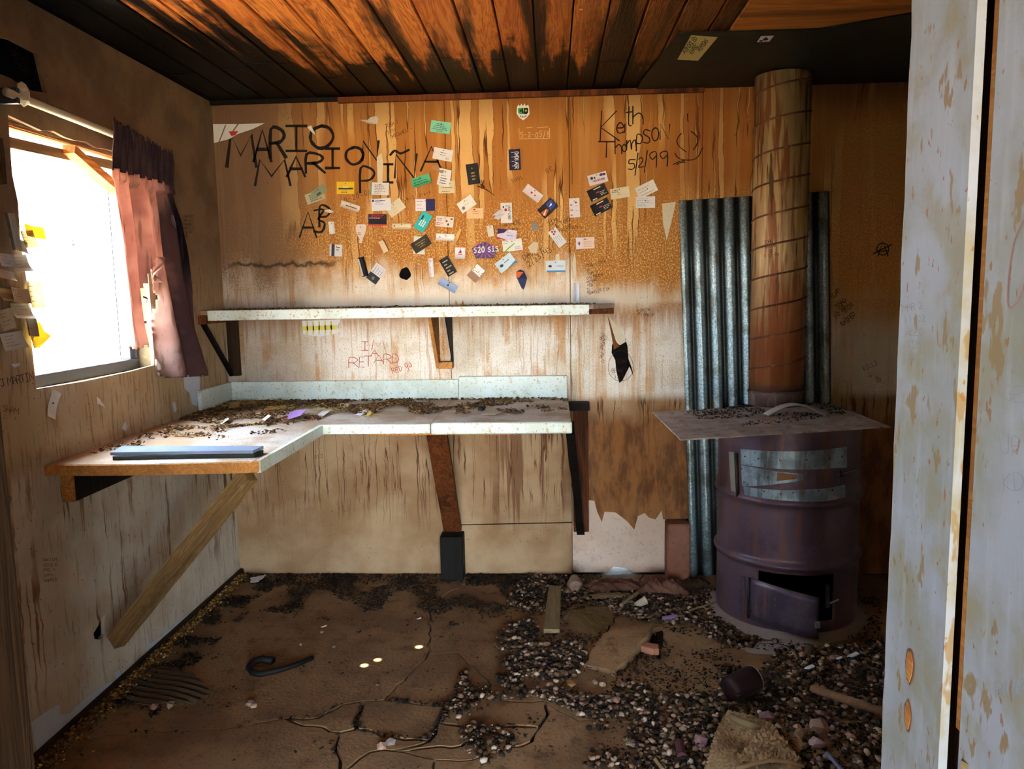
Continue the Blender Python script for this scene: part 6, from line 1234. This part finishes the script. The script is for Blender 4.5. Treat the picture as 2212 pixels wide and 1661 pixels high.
add('straw', mb, plain('#b09a5c', .8), label='wisps of dry straw tangled in the worktop litter', cat='straw', kind='stuff')
def scrap(name, px, z, mat, label, cat, tilt=.15, th=.002):
    W_ = [onZ(x, y, z)[:2] for x, y in px]; c = np.mean(W_, 0); return add(name, MB().prism([tuple(p) for p in W_], lambda u, v, w_: (u, v, z+.006+tilt*(u-c[0])+.3*abs(tilt)*(v-c[1])+w_), th), mat, label=label, cat=cat)
scrap('paper_scrap', [(619, 904), (621, 889), (640, 889), (663, 897), (650, 905)], HT+.010, plain('#a57cc0', .6), 'lilac folded paper scrap on the worktop litter', 'scrap', .35)
scrap('paper_scrap', [(683, 897), (700, 889), (717, 892), (700, 901)], HT, M['white'], 'grey-white paper scrap right of the lilac paper', 'scrap', .2)
scrap('paper_scrap', [(724, 879), (735, 874), (757, 877), (750, 884)], HT, M['cream'], 'cream paper scrap toward the worktop middle', 'scrap', .1)
scrap('paper_scrap', [(766, 896), (790, 888), (798, 892), (780, 900)], HT, M['white'], 'white paper scrap near the front strip of the worktop', 'scrap', .12)
scrap('paper_scrap', [(566, 903), (580, 900), (586, 907), (573, 912)], HT+.005, M['white'], 'small white cup-like scrap left of the lilac paper', 'scrap', .5)
scrap('paper_scrap', [(474, 912), (490, 905), (496, 913), (480, 920)], HT, plain('#b9bcc4'), 'crumpled pale plastic scrap at the inner worktop corner', 'scrap', .4)
scrap('card_piece', [(493, 884), (498, 872), (520, 870), (516, 883)], HT+.006, plain('#b98f6a', .8), 'square tan card piece lying in the corner litter', 'card piece', .1)
scrap('wood_splinter', [(570, 886), (618, 880), (620, 884), (572, 890)], HT+.004, M['fresh'], 'flat tan wood splinter in the corner litter', 'splinter', .02)
scrap('wood_splinter', [(568, 918), (620, 901), (622, 904), (570, 921)], HT+.002, M['brown'], 'narrow brown splinter in front of the lilac paper', 'splinter', .0)
scrap('paper_scrap', [(245, 983), (255, 978), (262, 982), (250, 986)], HT, M['white'], 'tiny white crumb at the left wall end of the worktop', 'scrap', .1) if False else None
c = onZ(1041, 888, HT); add('charcoal_lump', MB().rock((c[0], c[1], HT+.012), .024, (1, .8, .7)), plain('#1a2226', .6), label='black charcoal lump on the right half of the worktop', cat='lump', norm=False)
c = onZ(800, 898, HT); add('straw_tuft', MB().rock((c[0], c[1], HT+.010), .022, (1, .7, .6)), plain('#b08f4c', .9), label='small yellow straw tuft near the worktop front', cat='tuft', norm=False)
scrap('bark_piece', [(1040, 897), (1060, 892), (1085, 895), (1070, 899)], HT, plain('#a8987c', .8), 'pale bark flake in front of the charcoal lump', 'bark', .05)
scrap('bark_piece', [(1100, 895), (1110, 891), (1126, 893), (1112, 898)], HT, plain('#5f4c38', .8), 'brown bark flake right of the charcoal lump', 'bark', .05)
c0 = onZ(378, 945, HT); c1_ = onZ(415, 948, HT); c2_ = onZ(412, 939, HT); add('dry_twig', MB().tube([tuple(c0+[0, 0, .004]), tuple((c0+c1_)/2+[0, .006, .006]), tuple(c1_+[0, .01, .004])], .0018, 5), M['brown'], label='thin forked twig on the bare part of the worktop', cat='twig')
# shelf dust
tp_ = [(random.uniform(-1.55, .2), 3.53+random.random()**1.5*.25, SZ+.001) for _ in range(1500)]
bits('shelf_litter', tp_, .003, .007, huskm, label='brown dust crumbs covering the wall shelf', cat='litter', asp=(1, .5, .4), tmpl='oct', z0=SZ, zj=.004, seed=14)
for i, (x, y, lb_) in enumerate(((826, 661, 'white paper curl lying on the left half of the shelf'), (724, 663, 'small white chip on the left part of the shelf'), (858, 659, 'dark curled flake on the middle of the shelf'), (770, 662, 'tiny pale chip on the shelf under the round hole'))):
    p = onY(x, 662, 3.60); w_ = (.02, .006, .016, .006)[i]; add('shelf_scrap', MB().grid(lambda u, v: (p[0]+(u-.5)*2*w_, 3.58+.02*v, SZ+.004+w_*.5*math.sin(PI*u)*(1-v)), 6, 2), M['cream'] if i != 2 else M['dkmetal'], label=lb_, cat='scrap', solid=.001)
for x in (986, 998):
    p = onY(x, 655, 3.75); add('wood_peg', MB().prism([(p[0]-.008, SZ), (p[0]+.009, SZ), (p[0]+(.004 if x > 990 else -.005), SZ+.028)], lambda u, v, w_: (u, 3.755+w_, v), .006), M['fresh'], label='left pointed wood chip standing on the shelf' if x < 990 else 'right pointed wood chip standing on the shelf', cat='wood chip')
# heat plate litter
pp_ = on_top([(1480, 890), (1560, 878), (1612, 872), (1660, 890), (1620, 902), (1510, 906)], 500, 51, 9, -.2, .887)+on_top([(1660, 895), (1770, 885), (1850, 882), (1800, 905), (1600, 920)], 250, 52, 9, 0, .887)+on_top([(1730, 870), (1790, 871), (1850, 890), (1800, 895)], 180, 53, 9, -.3, .887)
bits('plate_litter', pp_, .003, .009, litm, label='dark leaf crumbs on the steel plate over the drum', cat='litter', asp=(1, .45, .3), tmpl='oct', z0=.887, seed=15)
